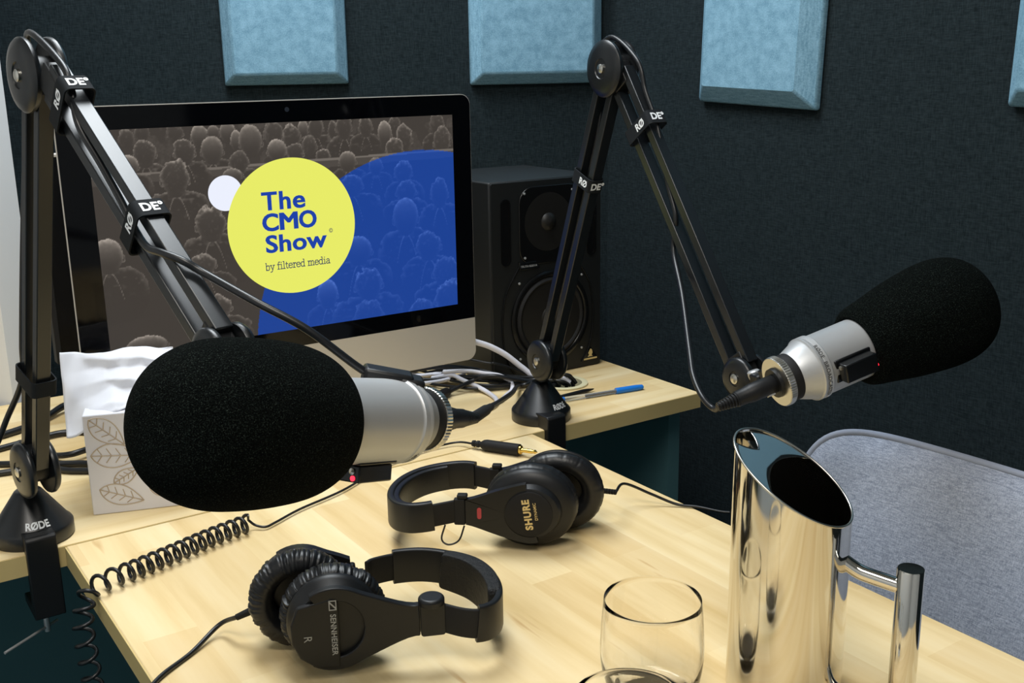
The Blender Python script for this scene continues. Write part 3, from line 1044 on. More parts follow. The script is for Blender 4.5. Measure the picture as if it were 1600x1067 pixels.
def tog(k):
    """Last stretch of a desk cable: over the grommet's rim and down its hole, each at its own spot."""
    a = math.radians(150 + k * 23.0)
    r = 0.023 if k % 2 else 0.013
    hx, hy = 0.199 + r * math.cos(a), 0.185 + r * math.sin(a)
    return [(hx - 0.020, hy + 0.006, 0.010 + 0.0035 * (k % 4)), (hx - 0.006, hy + 0.002, 0.006 + 0.002 * (k % 4)), (hx, hy, -0.020), (hx, hy, -0.09)]


# ------------------------------------------------------------------ microphones
def microphone(label, rear, frontp, side, foam_prof, phi, mount_to, face, blen=0.125):
    """Broadcast microphone: local z runs from the rear ring to the foam's nose; phi turns the indicator box about it."""
    rear, frontp = Vector(rear), Vector(frontp)
    d = (frontp - rear).normalized()
    x = Vector(side) - d * Vector(side).dot(d)
    Mx = axes(rear, d, x)
    root = thing('broadcast_microphone', label, 'microphone', Mx, 'broadcast microphones with foam windscreens')
    part('body', MB().lathe([(0.0, 0.019), (0.0270, 0.019), (0.0278, 0.0205), (0.0345, 0.0375), (0.0356, 0.0385), (0.0365, 0.0392), (0.0365, 0.0425), (0.0360, 0.0432), (0.0360, 0.0440), (0.0366, 0.0447), (0.0366, 0.0495), (0.0352, 0.0505), (0.0347, 0.052), (0.0347, blen), (0.0, blen)], None, 72), M_satin, root, label='satin silver body')
    part('collar', MB().lathe([(0.0, 0.0075), (0.0262, 0.0075), (0.0268, 0.0085), (0.0268, 0.0195), (0.0, 0.0195)], None, 56), M_blkm, root)
    # knurled ring
    mb = MB()
    seg = 120
    prof = [(0.017, 0.0), (0.0276, 0.0), (0.0286, 0.001), (0.0286, 0.0075), (0.0276, 0.0085), (0.017, 0.0085)]
    vs, fs = [], []
    for i, (r, z) in enumerate(prof):
        for k in range(seg):
            a = 2 * PI * k / seg
            rr = r - (0.0007 if (k % 2 and i in (2, 3)) else 0)
            vs.append((rr * math.cos(a), rr * math.sin(a), z))
    for i in range(len(prof)):
        j = (i + 1) % len(prof)
        for k in range(seg):
            k2 = (k + 1) % seg
            fs.append((i * seg + k, i * seg + k2, j * seg + k2, j * seg + k))
    part('knurled_ring', mb.add(vs, fs), M_ring, root, smooth=20, label='bright knurled ring')
    part('socket', MB().lathe([(0.0, -0.004), (0.0165, -0.004), (0.017, 0.0), (0.017, 0.008), (0.0, 0.008)], None, 32), M_blk, root)
    part('foam_windscreen', MB().lathe(foam_prof, None, 96), M_foam, root, smooth=80, label='large black foam windscreen')
    # indicator box on the body's side
    Rz = Matrix.Rotation(phi, 4, 'Z')
    pl = part('indicator_box', MB().box((0.0300, -0.0130, 0.0545), (0.0345, 0.0130, 0.1015), Rz).box((0.035, -0.0105, 0.0575), (0.0490, 0.0105, 0.0985), Rz), M_blkg, root, bevel=0.0012)
    part('indicator_light', MB().lathe([(0.0, 0.0), (0.0022, 0.0), (0.0022, 0.0012), (0.0, 0.002)], Rz @ axes((0.0455, 0.004, 0.0982), (0, 0, 1)), 12), M_led, pl, label='small red light')
    part('switch', MB().lathe([(0.0, 0.0), (0.0024, 0.0), (0.0024, 0.0015), (0.0, 0.002)], Rz @ axes((0.0400, -0.006, 0.0577), (0, 0, -1)), 12), M_ring, pl, label='small bright switch')
    part('power_light', MB().lathe([(0.0, 0.0), (0.0028, 0.0), (0.0028, 0.0012), (0.0, 0.002)], Rz @ axes((0.0400, 0.003, 0.0983), (0, 0, 1)), 12), M_ring, pl, label='small pale light')
    # lettering round the lip
    def lip(p):
        a = phi + p[0] / 0.0366 * face - 0.15
        return (0.0367 * math.cos(a), 0.0367 * math.sin(a), 0.0425 + p[1])
    part('lettering', MB().text('R\u00d8DE  BROADCASTER', 0.0062, fn=lip, bold=0.02, space=1.1), mat('dark_print', (70, 70, 70), 0.5), root, smooth=0)
    # swivel bracket that carries the microphone on the arm
    inv = Mx.inverted()
    tgt = inv @ Vector(mount_to)
    dirv = Vector((tgt.x, tgt.y, 0)).normalized()
    e0 = dirv * 0.0255 + V3(0, 0, 0.0125)
    e1 = dirv * 0.045 + V3(0, 0, 0.010)
    mb = MB()
    def bar(a, b_, w, h):
        a, b_ = Vector(a), Vector(b_)
        A2 = axes(a, b_ - a, dirv.cross(V3(0, 0, 1)))
        mb.box((-w / 2, -h / 2, 0), (w / 2, h / 2, (b_ - a).length), A2)
    bar(e0, e1, 0.026, 0.012)
    bar(e1 - V3(0, 0, 0.004), tgt, 0.014, 0.010)
    br = part('swivel_bracket', mb, M_blk, root, bevel=0.002)
    part('thumb_screw', MB().lathe([(0.0, 0), (0.007, 0), (0.0075, 0.002), (0.0075, 0.008), (0.006, 0.0095), (0, 0.0095)], axes((e1 + tgt) / 2, (e1 - tgt).cross(V3(0, 0, 1))), 24), M_satin, br, label='steel thumb screw')
    return root, Mx


def foam(zs, L, R_, pts):
    """Windscreen profile: a flat rear face hugging the body, then the given (length, radius) fractions."""
    out = [(0.0344, zs + 0.006), (0.0352, zs + 0.001)]
    P = spline([(t, r, 0) for t, r in pts], 6)
    for p in P:
        out.append((max(p.y, 0.0) * R_, zs + L * p.x))
    out[-1] = (0.0, zs + L)
    return out


ROUND = [(0.0, 0.58), (0.02, 0.70), (0.08, 0.85), (0.21, 0.958), (0.40, 1.0), (0.58, 0.995), (0.72, 0.955), (0.83, 0.86), (0.91, 0.72), (0.965, 0.52), (0.99, 0.30), (1.0, 0.0)]
PEAR = [(0.0, 0.60), (0.02, 0.69), (0.06, 0.745), (0.18, 0.81), (0.34, 0.90), (0.50, 0.965), (0.64, 1.0), (0.76, 0.985), (0.86, 0.90), (0.93, 0.75), (0.975, 0.52), (0.993, 0.28), (1.0, 0.0)]


rr1 = (-0.4633, -0.5089, 0.2516)
ff1 = (-0.6539, -0.5878, 0.3075)
mic1, M1 = microphone('large foam-covered microphone in the left foreground, pointing left at the viewer', rr1, ff1, (0, 0, 1), foam(0.134, 0.163, 0.0610, ROUND), math.radians(184), L_P2, 1, 0.150)
rr2 = (-0.0255, -0.5120, 0.2075)
ff2 = (0.1500, -0.5560, 0.2560)
blk = MB()
A_b = axes((-0.5240, -0.5100, 0.3030), Vector((-0.4840, -0.5260, 0.2915)) - Vector((-0.5240, -0.5100, 0.3030)), (0, 0, 1))
blk.box((-0.0075, -0.011, 0.0), (0.0085, 0.011, 0.0420), A_b)
blk.box((-0.0095, -0.012, 0.030), (0.0060, 0.012, 0.0520), A_b)
part('mount_block', blk, M_blk, mic1, world=True, bevel=0.003)
mic2, M2 = microphone('foam-covered microphone at right above the jug, its silver body and black box facing the viewer', rr2, ff2, (0, 0, 1), foam(0.106, 0.174, 0.0630, PEAR), math.radians(90), R_P2, 1)


def xlr(Mx, parent_label, length=0.075):
    """Cable plug seated in the microphone's rear socket (local -z)."""
    mb = MB()
    mb.lathe([(0.0, -0.0035), (0.0098, -0.0035), (0.0105, -0.005), (0.0105, -0.034), (0.0098, -0.036), (0.0098, -0.038), (0.0092, -0.040), (0.0088, -0.052), (0.0, -0.052)], Mx, 28)
    z = -0.052
    for k in range(7):
        mb.lathe([(0.0, z), (0.0082 - k * 0.0005, z), (0.0082 - k * 0.0005, z - 0.0022), (0.0064 - k * 0.0004, z - 0.0024), (0.0064 - k * 0.0004, z - 0.0036), (0.0, z - 0.0036)], Mx, 20)
        z -= 0.0034
    return mb, Mx @ V3(0, 0, z)


def mic_cable(label, Mx, pts, r=0.0034):
    pl, end = xlr(Mx, label)
    root = thing('microphone_cable', label, 'cable', end)
    path = [end + (end - (Mx @ V3(0, 0, 0))).normalized() * -0.003] + [Vector(p) for p in pts]
    part('jacket', MB().tube(spline(path, 8), r, 12), M_cable, root, world=True, smooth=60)
    c = part('connector', pl, M_blk, root, world=True)
    part('latch', MB().box((0.0100, -0.003, -0.016), (0.0116, 0.003, -0.008), Mx @ Matrix.Rotation(math.radians(150), 4, 'Z')), M_satin, c, world=True, label='steel latch')
    return root


def along(A_, B_, t, n, on, oq):
    A_, B_ = Vector(A_), Vector(B_)
    d = (B_ - A_).normalized()
    q = n.cross(d).normalized()
    return A_ + (B_ - A_) * t + n * on + q * oq


# right cable: drops from the arm, loops down and comes back up into the plug; its other end runs up the arm and over the elbow
ptsR = [(-0.0790, -0.4720, 0.1765), (-0.0780, -0.4520, 0.1850), (-0.0660, -0.4240, 0.2010), (-0.0450, -0.3946, 0.2205), (0.0051, -0.3255, 0.2718), (0.0360, -0.2740, 0.3180)]
ptsR += [along(R_PU, R_P2, t, nR, on, oq) for t, on, oq in ((0.50, 0.003, -0.005), (0.40, 0.0, 0.002), (0.30, -0.002, 0.015), (0.215, -0.003, 0.0235), (0.12, -0.004, 0.026), (0.03, -0.004, 0.034))]
ptsR += [Vector(R_P1) + V3(0.008, 0.012, 0.041), Vector(R_P1) + V3(0.004, 0.040, 0.012)]
ptsR += [along(R_P0, R_P1, t, nR, on, oq) for t, on, oq in ((0.86, -0.006, 0.012), (0.655, -0.004, 0.004), (0.40, -0.004, 0.004), (0.2, -0.006, 0.008), (0.06, -0.012, 0.018))]
ptsR += [(0.085, 0.085, 0.040), (0.130, 0.140, 0.010), (0.175, 0.175, 0.005), (0.196, 0.190, -0.03)]
mic_cable('dark cable looping from the right boom arm into the silver microphone', M2, ptsR)

ptsL = [(-0.4990, -0.5180, 0.2985), (-0.5100, -0.5150, 0.3020), (-0.5251, -0.5124, 0.3078), (-0.5637, -0.4940, 0.3445), (-0.5949, -0.4663, 0.3669)]
ptsL += [along(L_PU, L_P2, t, nL, on, oq) for t, on, oq in ((0.82, -0.008, 0.0272), (0.77, 0.004, 0.0270), (0.72, 0.0125, 0.0200), (0.66, 0.0130, 0.0060), (0.58, 0.0085, -0.003), (0.48, 0.006, -0.002), (0.35, 0.005, 0.0), (0.22, 0.007, 0.006), (0.135, 0.004, 0.0225), (0.05, 0.002, 0.028))]
ptsL += [Vector(L_P1) + V3(-0.002, 0.006, 0.0405), Vector(L_P1) + V3(0, 0.038, 0.014)]
ptsL += [along(L_P0, L_P1, t, nL, on, oq) for t, on, oq in ((0.88, 0.0, 0.028), (0.6, 0.004, 0.026), (0.34, 0.006, 0.024), (0.24, 0.006, 0.0225))]
ptsL += [(-0.722, 0.030, 0.165), (-0.755, 0.055, 0.10), (-0.83, 0.13, 0.03), (-0.90, 0.20, 0.004), (-0.97, 0.28, 0.004)]
P = spline(ptsL, 8)
solo('microphone_cable', MB().tube(P, 0.0034, 12), M_cable, 'dark cable strapped along the left boom arm and ending at the foreground microphone\'s mount', 'cable', smooth=60)


# ------------------------------------------------------------------ headphones
def rs(w, t, r=0.002, n=3):
    return rrect(-w / 2, -t / 2, w / 2, t / 2, min(r, t / 2 * 0.98, w / 2 * 0.98), n)


def strip(mb, pts, widths, ts, tilt=None):
    """Band along pts: width upright (z), thickness across the path in plan."""
    P = [Vector(p) for p in pts]
    fr_, sec = [], []
    for i, p in enumerate(P):
        tn = (P[min(i + 1, len(P) - 1)] - P[max(i - 1, 0)]).normalized()
        upv = Vector((0, 0, 1))
        y = tn.cross(upv).normalized()
        x = y.cross(tn)
        F = Matrix((x, y, tn)).transposed().to_4x4()
        F.translation = p
        fr_.append(F)
        w = widths[i] if isinstance(widths, list) else widths
        t = ts[i] if isinstance(ts, list) else ts
        sec.append(rs(w, t, 0.0022))
    mb.sweep(fr_, sec)
    return mb


def cushion_prof(R0, depth):
    return [(R0 * 0.52, 0.003), (R0 * 0.52, depth * 0.55), (R0 * 0.62, depth * 0.95), (R0 * 0.76, depth), (R0 * 0.92, depth * 0.9), (R0 * 1.0, depth * 0.62), (R0 * 1.0, depth * 0.34), (R0 * 0.95, depth * 0.08), (R0 * 0.9, 0.0)]


def wrinkled(prof, M_, seg, amp, freq, sx, sy, seed):
    mb = MB()
    n = len(prof)
    vs, fs = [], []
    for i, (r, z) in enumerate(prof):
        for k in range(seg):
            a = 2 * PI * k / seg
            w = noise.noise((math.cos(a) * freq, math.sin(a) * freq, seed + z * 20))
            w2 = noise.noise((math.cos(a) * freq * 2.4, math.sin(a) * freq * 2.4, seed + 5))
            rr = r + amp * (min(0, w) * 1.0 + 0.4 * w2) * (1 if i > 2 else 0)
            vs.append((rr * math.cos(a) * sx, rr * math.sin(a) * sy, z))
    for i in range(n):
        j = (i + 1) % n
        for k in range(seg):
            k2 = (k + 1) % seg
            fs.append((i * seg + k, i * seg + k2, j * seg + k2, j * seg + k))
    return mb.add(vs, fs, M_)


def headphones_a(M_):
    """Closed studio pair with wide C-shaped yokes; local x: cups -> crown, y: away from the viewer, z up."""
    root = thing('headphones', 'black over-ear headphones in the foreground with cracked headband padding and a white R', 'headphones', M_, 'studio headphones lying on the table')
    H = 0.050
    for s in (-1, 1):
        # local frame of the cup: z outwards; the rear side sits further back
        C_ = Matrix.Translation((0 if s < 0 else -0.030, s * 0.004, H)) @ Matrix(((1, 0, 0, 0), (0, 0, s, 0), (0, 1, 0, 0), (0, 0, 0, 1)))
        prof = [(r, 0.027 - z) for r, z in cushion_prof(0.0515, 0.027)]
        cup = part('ear_cup', MB().lathe([(0.0, 0.024), (0.0455, 0.024), (0.0465, 0.0255), (0.0465, 0.031), (0.0445, 0.0335), (0.0395, 0.041), (0.0375, 0.0445), (0.0300, 0.0450), (0.0295, 0.0425), (0.0, 0.0420)], C_, 72, sx=0.94), M_blk, root)
        part('ear_cushion', wrinkled(prof, C_, 300, 0.0042, 15.0, 0.97, 0.97, s * 3.1), M_lea, cup, smooth=60)
        # wide yoke: C-shaped plate that runs on into the slider
        yk = []
        for k in range(0, 25):
            a = math.radians(118) - math.radians(236) * k / 24
            yk.append((0.0475 * math.cos(a) * 0.94, 0.0475 * math.sin(a)))
        mb = MB()
        Ro, Ri = 0.0415, 0.0285
        outer, inner = [], []
        for k in range(33):
            a = math.radians(122 - 244 * k / 32)
            x_, z_ = Ro * math.cos(a), Ro * math.sin(a)
            if abs(a) < math.radians(56):
                t = 1 - abs(a) / math.radians(56)
                x_ = x_ + (0.079 - x_) * min(1, t * 1.25) if True else x_
                z_ = z_ * (1 - t) + math.copysign(0.0172, a if abs(a) > 1e-6 else 1) * t if abs(a) > 1e-3 else 0
            if s > 0:
                x_ = min(x_, 0.050)
            outer.append((x_, z_))
            inner.append((Ri * math.cos(a) * 0.97, Ri * math.sin(a)))
        n_ = len(outer)
        zi, zo = 0.040, 0.0485
        vs = [(x, y, zo) for x, y in outer] + [(x, y, zo) for x, y in inner] + [(x, y, zi) for x, y in outer] + [(x, y, zi) for x, y in inner]
        fs = []
        for k in range(n_ - 1):
            fs += [(k, n_ + k, n_ + k + 1, k + 1), (2 * n_ + k, 2 * n_ + k + 1, 3 * n_ + k + 1, 3 * n_ + k), (k, k + 1, 2 * n_ + k + 1, 2 * n_ + k), (n_ + k, 3 * n_ + k, 3 * n_ + k + 1, n_ + k + 1)]
        fs += [(0, 2 * n_, 3 * n_, n_), (n_ - 1, 2 * n_ - 1, 4 * n_ - 1, 3 * n_ - 1)]
        part('yoke', MB().add(vs, fs, C_), M_blk, root, bevel=0.0012, smooth=30)
        if s < 0:
            pl = part('name_plate', MB().prism([(-0.0325, -0.026), (-0.018, -0.037), (0.004, -0.0385), (0.0045, 0.0285), (-0.003, 0.0315), (-0.033, 0.025), (-0.0395, 0.008), (-0.0395, -0.010)], 0.0425, 0.0490, C_), M_blk, root, bevel=0.0014)
            # lettering runs down the plate
            F = C_ @ Matrix.Translation((0, 0, 0.0496)) @ Matrix.Rotation(-PI / 2, 4, 'Z')
            part('lettering', MB().text('SENNHEISER', 0.0072, F @ Matrix.Translation((0.004, -0.0030, 0)), bold=0.02, space=1.05).text('R', 0.0105, F @ Matrix.Translation((0.006, -0.0280, 0)), bold=0.0), M_grey, pl, smooth=0, label='pale grey maker name and R')
            q = F @ Matrix.Translation((-0.0255, -0.0005, 0))
            part('emblem', holed([(-0.005, -0.0035), (0.005, -0.0035), (0.005, 0.0035), (-0.005, 0.0035)], [(-0.004, -0.0026), (0.004, -0.0026), (0.004, 0.0026), (-0.004, 0.0026)], 0, 0.0002, q).prism([(-0.004, -0.0026), (-0.002, -0.0026), (0.004, 0.0026), (0.002, 0.0026)], 0, 0.0002, q), M_grey, pl, smooth=0)
        # hinge knob and slider
        if s > 0:
            C_ = C_ @ Matrix.Translation((-0.048, 0, 0))
        hb = MB().prism(rrect(0.0795, -0.0172, 0.103, 0.0165, 0.003), 0.0405, 0.0490, C_)
        if s < 0:
            hb.lathe([(0.0, -0.002), (0.0125, -0.002), (0.0125, 0.0035), (0.0105, 0.0055), (0, 0.0055)], C_ @ Matrix.Translation((0.0905, 0.0165, 0.0445)) @ Matrix.Rotation(-PI / 2, 4, 'X'), 28)
        part('hinge', hb, M_blk, root, bevel=0.001)
    # band: from hinge to hinge
    pl_ = [(0.100, -0.0495), (0.116, -0.058), (0.134, -0.0655), (0.150, -0.066), (0.166, -0.056), (0.176, -0.036), (0.180, -0.010), (0.178, 0.012)]
    full = [(0.100, -0.0485), (0.118, -0.0590), (0.134, -0.0615), (0.148, -0.0530), (0.157, -0.0350), (0.160, -0.0100), (0.156, 0.0150), (0.144, 0.0390), (0.121, 0.0570), (0.095, 0.0650), (0.068, 0.0660), (0.044, 0.0600), (0.036, 0.0530)]
    pts = spline([(x, y, H - 0.105 * max(0, x - 0.09)) for x, y in full], 6)
    nP = len(pts)
    part('slider', strip(MB(), pts[:14], 0.030, 0.0042), M_blkm, root, smooth=50)
    part('slider', strip(MB(), pts[-14:], 0.030, 0.0042), M_blkm, root, smooth=50)
    part('headband', strip(MB(), pts[11:-11], 0.037, 0.0072), M_blk, root, smooth=50)
    a, b_ = int(nP * 0.33), int(nP * 0.70)
    pad = []
    cen = Vector((0.11, 0, 0))
    for p in pts[a:b_]:
        v = Vector((p.x - 0.10, p.y, 0)).normalized()
        pad.append(p - v * 0.0055)
    m_ = len(pad)
    mb = strip(MB(), pad, [0.036 + 0.007 * math.sin(PI * min(1, max(0, i / (m_ - 1)))) ** 0.3 for i in range(m_)], [0.012 + 0.004 * math.sin(PI * i / (m_ - 1)) for i in range(m_)])
    part('headband_pad', mb, M_crack, root, smooth=60, subsurf=1, label='cracked leatherette pad')
    part('cable_boot', MB().cyl((-0.073, 0.034, 0.036), (-0.094, 0.036, 0.027), 0.0042, 14, 0.0032), M_blkm, root)
    return root


M_crack = mat('cracked_leatherette', (18, 19, 21), 0.5, spec=0.45)
_v = coords(M_crack)
_n = add_noise(M_crack, _v, 130, 5, 0.75)
bump(M_crack, _n, 0.9, 0.003)


def headphones_b(M_):
    root = thing('headphones', 'black over-ear headphones behind the foreground pair, gold maker name on the round cup', 'headphones', M_, 'studio headphones lying on the table')
    H = 0.049
    for s in (-1, 1):
        dx = 0 if s > 0 else -0.029
        C_ = Matrix.Translation((dx, s * 0.006, H)) @ Matrix(((1, 0, 0, 0), (0, 0, s, 0), (0, 1, 0, 0), (0, 0, 0, 1)))
        prof = [(r, 0.024 - z) for r, z in cushion_prof(0.0495, 0.024)]
        cup = part('ear_cup', MB().lathe([(0.0, 0.022), (0.046, 0.022), (0.048, 0.024), (0.0475, 0.029), (0.044, 0.0335), (0.036, 0.037), (0.0335, 0.0375), (0.0325, 0.041), (0.0305, 0.046), (0.0285, 0.047), (0.0, 0.047)], C_ @ Matrix.Diagonal((1.12, 1.0, 1.0, 1.0)), 72), M_blk, root)
        part('ear_cushion', wrinkled(prof, C_, 200, 0.0009, 14.0, 1.12, 1.0, s * 1.7), M_lea, cup, smooth=60)
        # yoke: forked plate reaching from the hinge round the cup's hub
        outer, inner = [], []
        Ro, Ri = 0.0365, 0.0290
        for k in range(33):
            a = math.radians(70 + (-70 - 70) * k / 32) if False else math.radians(84 - 190 * k / 32)
            x_, z_ = Ro * math.cos(a), Ro * math.sin(a)
            if abs(a) < math.radians(75):
                t = 1 - abs(a) / math.radians(75)
                x_ = x_ + (0.074 - x_) * min(1, t * 1.35)
                z_ = z_ * (1 - t) + math.copysign(0.0165, a) * t if abs(a) > 1e-3 else 0
            outer.append((x_, z_))
            inner.append((Ri * math.cos(a), Ri * math.sin(a)))
        n_ = len(outer)
        zi, zo = 0.039, 0.0475
        vs = [(x, y, zo) for x, y in outer] + [(x, y, zo) for x, y in inner] + [(x, y, zi) for x, y in outer] + [(x, y, zi) for x, y in inner]
        fs = []
        for k in range(n_ - 1):
            fs += [(k, n_ + k, n_ + k + 1, k + 1), (2 * n_ + k, 2 * n_ + k + 1, 3 * n_ + k + 1, 3 * n_ + k), (k, k + 1, 2 * n_ + k + 1, 2 * n_ + k), (n_ + k, 3 * n_ + k, 3 * n_ + k + 1, n_ + k + 1)]
        fs += [(0, 2 * n_, 3 * n_, n_), (n_ - 1, 2 * n_ - 1, 4 * n_ - 1, 3 * n_ - 1)]
        yk = part('yoke', MB().add(vs, fs, C_), M_blk, root, bevel=0.0012, smooth=30)
        part('side_mark', MB().prism(rrect(0.0555, -0.0075, 0.0605, 0.0065, 0.0024), 0.0470, 0.0480, C_), M_red if s > 0 else M_blue, yk, label='red side mark' if s > 0 else 'blue side mark')
        hub = part('hub_disc', MB().lathe([(0.0275, 0.045), (0.0275, 0.0485), (0.0262, 0.0492), (0.0, 0.0492)], C_, 56), M_blkm, root)
        if s > 0:
            F = Matrix.Translation((0, 0.006 + 0.0495, H)) @ Matrix(((-1, 0, 0, 0), (0, 0, 1, 0), (0, 1, 0, 0), (0, 0, 0, 1))) @ Matrix.Rotation(PI / 2 + 0.14, 4, 'Z')
            part('lettering', MB().text('SHURE', 0.0115, F @ Matrix.Translation((0.0, -0.002, 0)), bold=0.045, space=1.12).text('DYNAMIC', 0.0048, F @ Matrix.Translation((0.003, -0.0095, 0)), bold=0.01), M_gtxt, hub, smooth=0, label='gold maker name')
        part('hinge', MB().prism(rrect(0.0745, -0.0165, 0.088, 0.0160, 0.002), 0.0395, 0.0470, C_).box((0.072, 0.0165, 0.0385), (0.084, 0.0215, 0.0480), C_), M_blkm, root, bevel=0.0015)
    full = [(0.086, 0.0495), (0.102, 0.0575), (0.120, 0.0650), (0.138, 0.0665), (0.155, 0.0570), (0.166, 0.0350), (0.168, 0.0040), (0.160, -0.0260), (0.142, -0.0500), (0.115, -0.0640), (0.090, -0.0660), (0.068, -0.0580), (0.053, -0.0495)]
    pts = spline([(x, y, H - 0.06 * max(0, x - 0.09)) for x, y in full], 6)
    part('slider', strip(MB(), pts[:14], 0.028, 0.0042), M_blkm, root, smooth=50)
    part('slider', strip(MB(), pts[-14:], 0.028, 0.0042), M_blkm, root, smooth=50)
    part('headband', strip(MB(), pts[9:-9], 0.036, 0.0085), M_blk, root, smooth=50)
    pad = []
    for p in pts[18:-18]:
        v = Vector((p.x - 0.09, p.y, 0)).normalized()
        pad.append(p - v * 0.006)
    m_ = len(pad)
    part('headband_pad', strip(MB(), pad, 0.032, [0.007 + 0.003 * math.sin(PI * i / (m_ - 1)) for i in range(m_)]), M_lea, root, smooth=60)
    lp = [(0.098, 0.056, 0.034), (0.102, 0.060, 0.018), (0.094, 0.062, 0.012), (0.082, 0.058, 0.016), (0.076, 0.052, 0.032)]
    part('link_wire', MB().tube(spline(lp, 6), 0.0011, 8), M_cable, root)
    bo = MB()
    for k in range(6):
        bo.lathe([(0.0, 0.0), (0.0034, 0.0), (0.0034, 0.0024), (0.0024, 0.003), (0.0, 0.003)], axes(V3(-0.0800 - k * 0.0033, -0.0360 - k * 0.0012, 0.0440 - k * 0.0008), (-1, -0.36, -0.25)), 14)
    part('cable_boot', bo, M_blkm, root)
    return root


def hframe(x, y, az, roll=0.0):
    u = Vector((math.sin(math.radians(az)), math.cos(math.radians(az)), 0))
    n_ = Vector((-u.y, u.x, 0))
    Mx = Matrix((u, n_, Vector((0, 0, 1)))).transposed().to_4x4()
    Mx.translation = Vector((x, y, 0))
    return Mx


headphones_a(hframe(-0.521, -0.411, 113))
headphones_b(hframe(-0.210, -0.305, -50))


# ------------------------------------------------------------------ cables on the desk
def cable(pts, r, m, label, name='desk_cable', lift=0.0, group='loose cables on the desk', n=8):
    P = spline([(x, y, max(z, r) + lift) for x, y, z in pts], n)
    return solo(name, MB().tube(P, r, 10), m, label, 'cable', group, smooth=60)


# every cable dives into the grommet at its own spot
cable([(0.02, 0.300, 0.060), (0.077, 0.245, 0.046), (0.086, 0.235, 0.046), (0.117, 0.225, 0.034), (0.147, 0.212, 0.018)] + tog(0), 0.0022, M_cable, 'thin black cable dropping from the computer\'s lower right corner, topmost of the bundle')
cable([(-0.03, 0.418, 0.003), (0.012, 0.405, 0.005), (0.048, 0.350, 0.021), (0.060, 0.280, 0.032), (0.078, 0.233, 0.031), (0.116, 0.223, 0.019), (0.146, 0.206, 0.013)] + tog(1), 0.0030, M_cable, 'black cable arching over the bundle under the computer\'s right end')
cable([(-0.09, 0.385, 0.005), (-0.016, 0.360, 0.005), (0.029, 0.310, 0.008), (0.044, 0.280, 0.018), (0.060, 0.236, 0.026), (0.108, 0.215, 0.020), (0.146, 0.200, 0.011)] + tog(2), 0.0034, M_cable, 'black cable bending below the white loop beside the foreground microphone')
cable([(-0.03, 0.355, 0.003), (-0.006, 0.330, 0.004), (0.010, 0.290, 0.006), (0.042, 0.235, 0.008), (0.086, 0.218, 0.007), (0.140, 0.200, 0.006)] + tog(3), 0.0026, M_cable, 'lowest black cable of the bundle lying flat on the desk')
cable([(0.00, 0.44, 0.003), (0.027, 0.400, 0.006), (0.034, 0.330, 0.007), (0.038, 0.270, 0.011), (0.066, 0.228, 0.011), (0.110, 0.211, 0.010), (0.146, 0.198, 0.008)] + tog(4), 0.0028, M_cable, 'black cable crossing under the white cables toward the grommet')
cable([(0.03, 0.38, 0.006), (0.047, 0.330, 0.020), (0.060, 0.262, 0.030), (0.094, 0.229, 0.024), (0.125, 0.216, 0.016), (0.150, 0.204, 0.012)] + tog(5), 0.0024, M_cable, 'black cable second from the top of the bundle in front of the loudspeaker')
cable([(-0.06, 0.385, 0.004), (-0.010, 0.370, 0.006), (0.040, 0.340, 0.012), (0.056, 0.302, 0.022), (0.053, 0.285, 0.020), (0.037, 0.300, 0.012), (0.009, 0.310, 0.008), (-0.040, 0.330, 0.006)], 0.0036, M_wcable, 'white cable making a tight hairpin just right of the foreground microphone', group='white cables on the desk')
cable([(0.020, 0.34, 0.006), (0.036, 0.300, 0.018), (0.040, 0.268, 0.016), (0.050, 0.235, 0.010), (0.053, 0.200, 0.005), (0.044, 0.165, 0.004), (0.020, 0.138, 0.004), (-0.02, 0.126, 0.004), (-0.055, 0.137, 0.004)], 0.0040, M_wcable, 'white cable in a wide open loop on the desk in front of the bundle', group='white cables on the desk')
cable([(0.030, 0.315, 0.022), (0.051, 0.270, 0.030), (0.068, 0.238, 0.030), (0.088, 0.224, 0.026), (0.108, 0.217, 0.013), (0.098, 0.198, 0.005), (0.070, 0.176, 0.004), (0.045, 0.155, 0.004)], 0.0038, M_wcable, 'white cable curling down beside the right boom arm\'s foot', group='white cables on the desk')
cable([(-0.02, 0.43, 0.004), (0.005, 0.395, 0.004), (0.020, 0.365, 0.006), (0.035, 0.330, 0.014)], 0.0028, M_wcable, 'short white cable under the computer\'s chin', group='white cables on the desk')
cable([(-0.02, 0.300, 0.100), (0.036, 0.250, 0.094), (0.050, 0.243, 0.0895), (0.079, 0.236, 0.077), (0.108, 0.229, 0.058), (0.134, 0.220, 0.034), (0.155, 0.206, 0.016)] + tog(6), 0.0052, M_wcable, 'thick white power cable arching down from behind the computer', group='white cables on the desk')


cable([(-0.05, 0.41, 0.004), (0.010, 0.385, 0.012), (0.040, 0.335, 0.024), (0.054, 0.275, 0.030), (0.072, 0.240, 0.029), (0.104, 0.226, 0.022), (0.148, 0.206, 0.016)] + tog(7), 0.0032, M_cable, 'black cable lying between the thick white cable and the hairpin white cable')
cable([(0.03, 0.335, 0.006), (0.046, 0.295, 0.012), (0.056, 0.250, 0.017), (0.080, 0.232, 0.015), (0.112, 0.220, 0.009), (0.148, 0.202, 0.006)] + tog(8), 0.0030, M_cable, 'black cable squeezed low against the front of the loudspeaker')


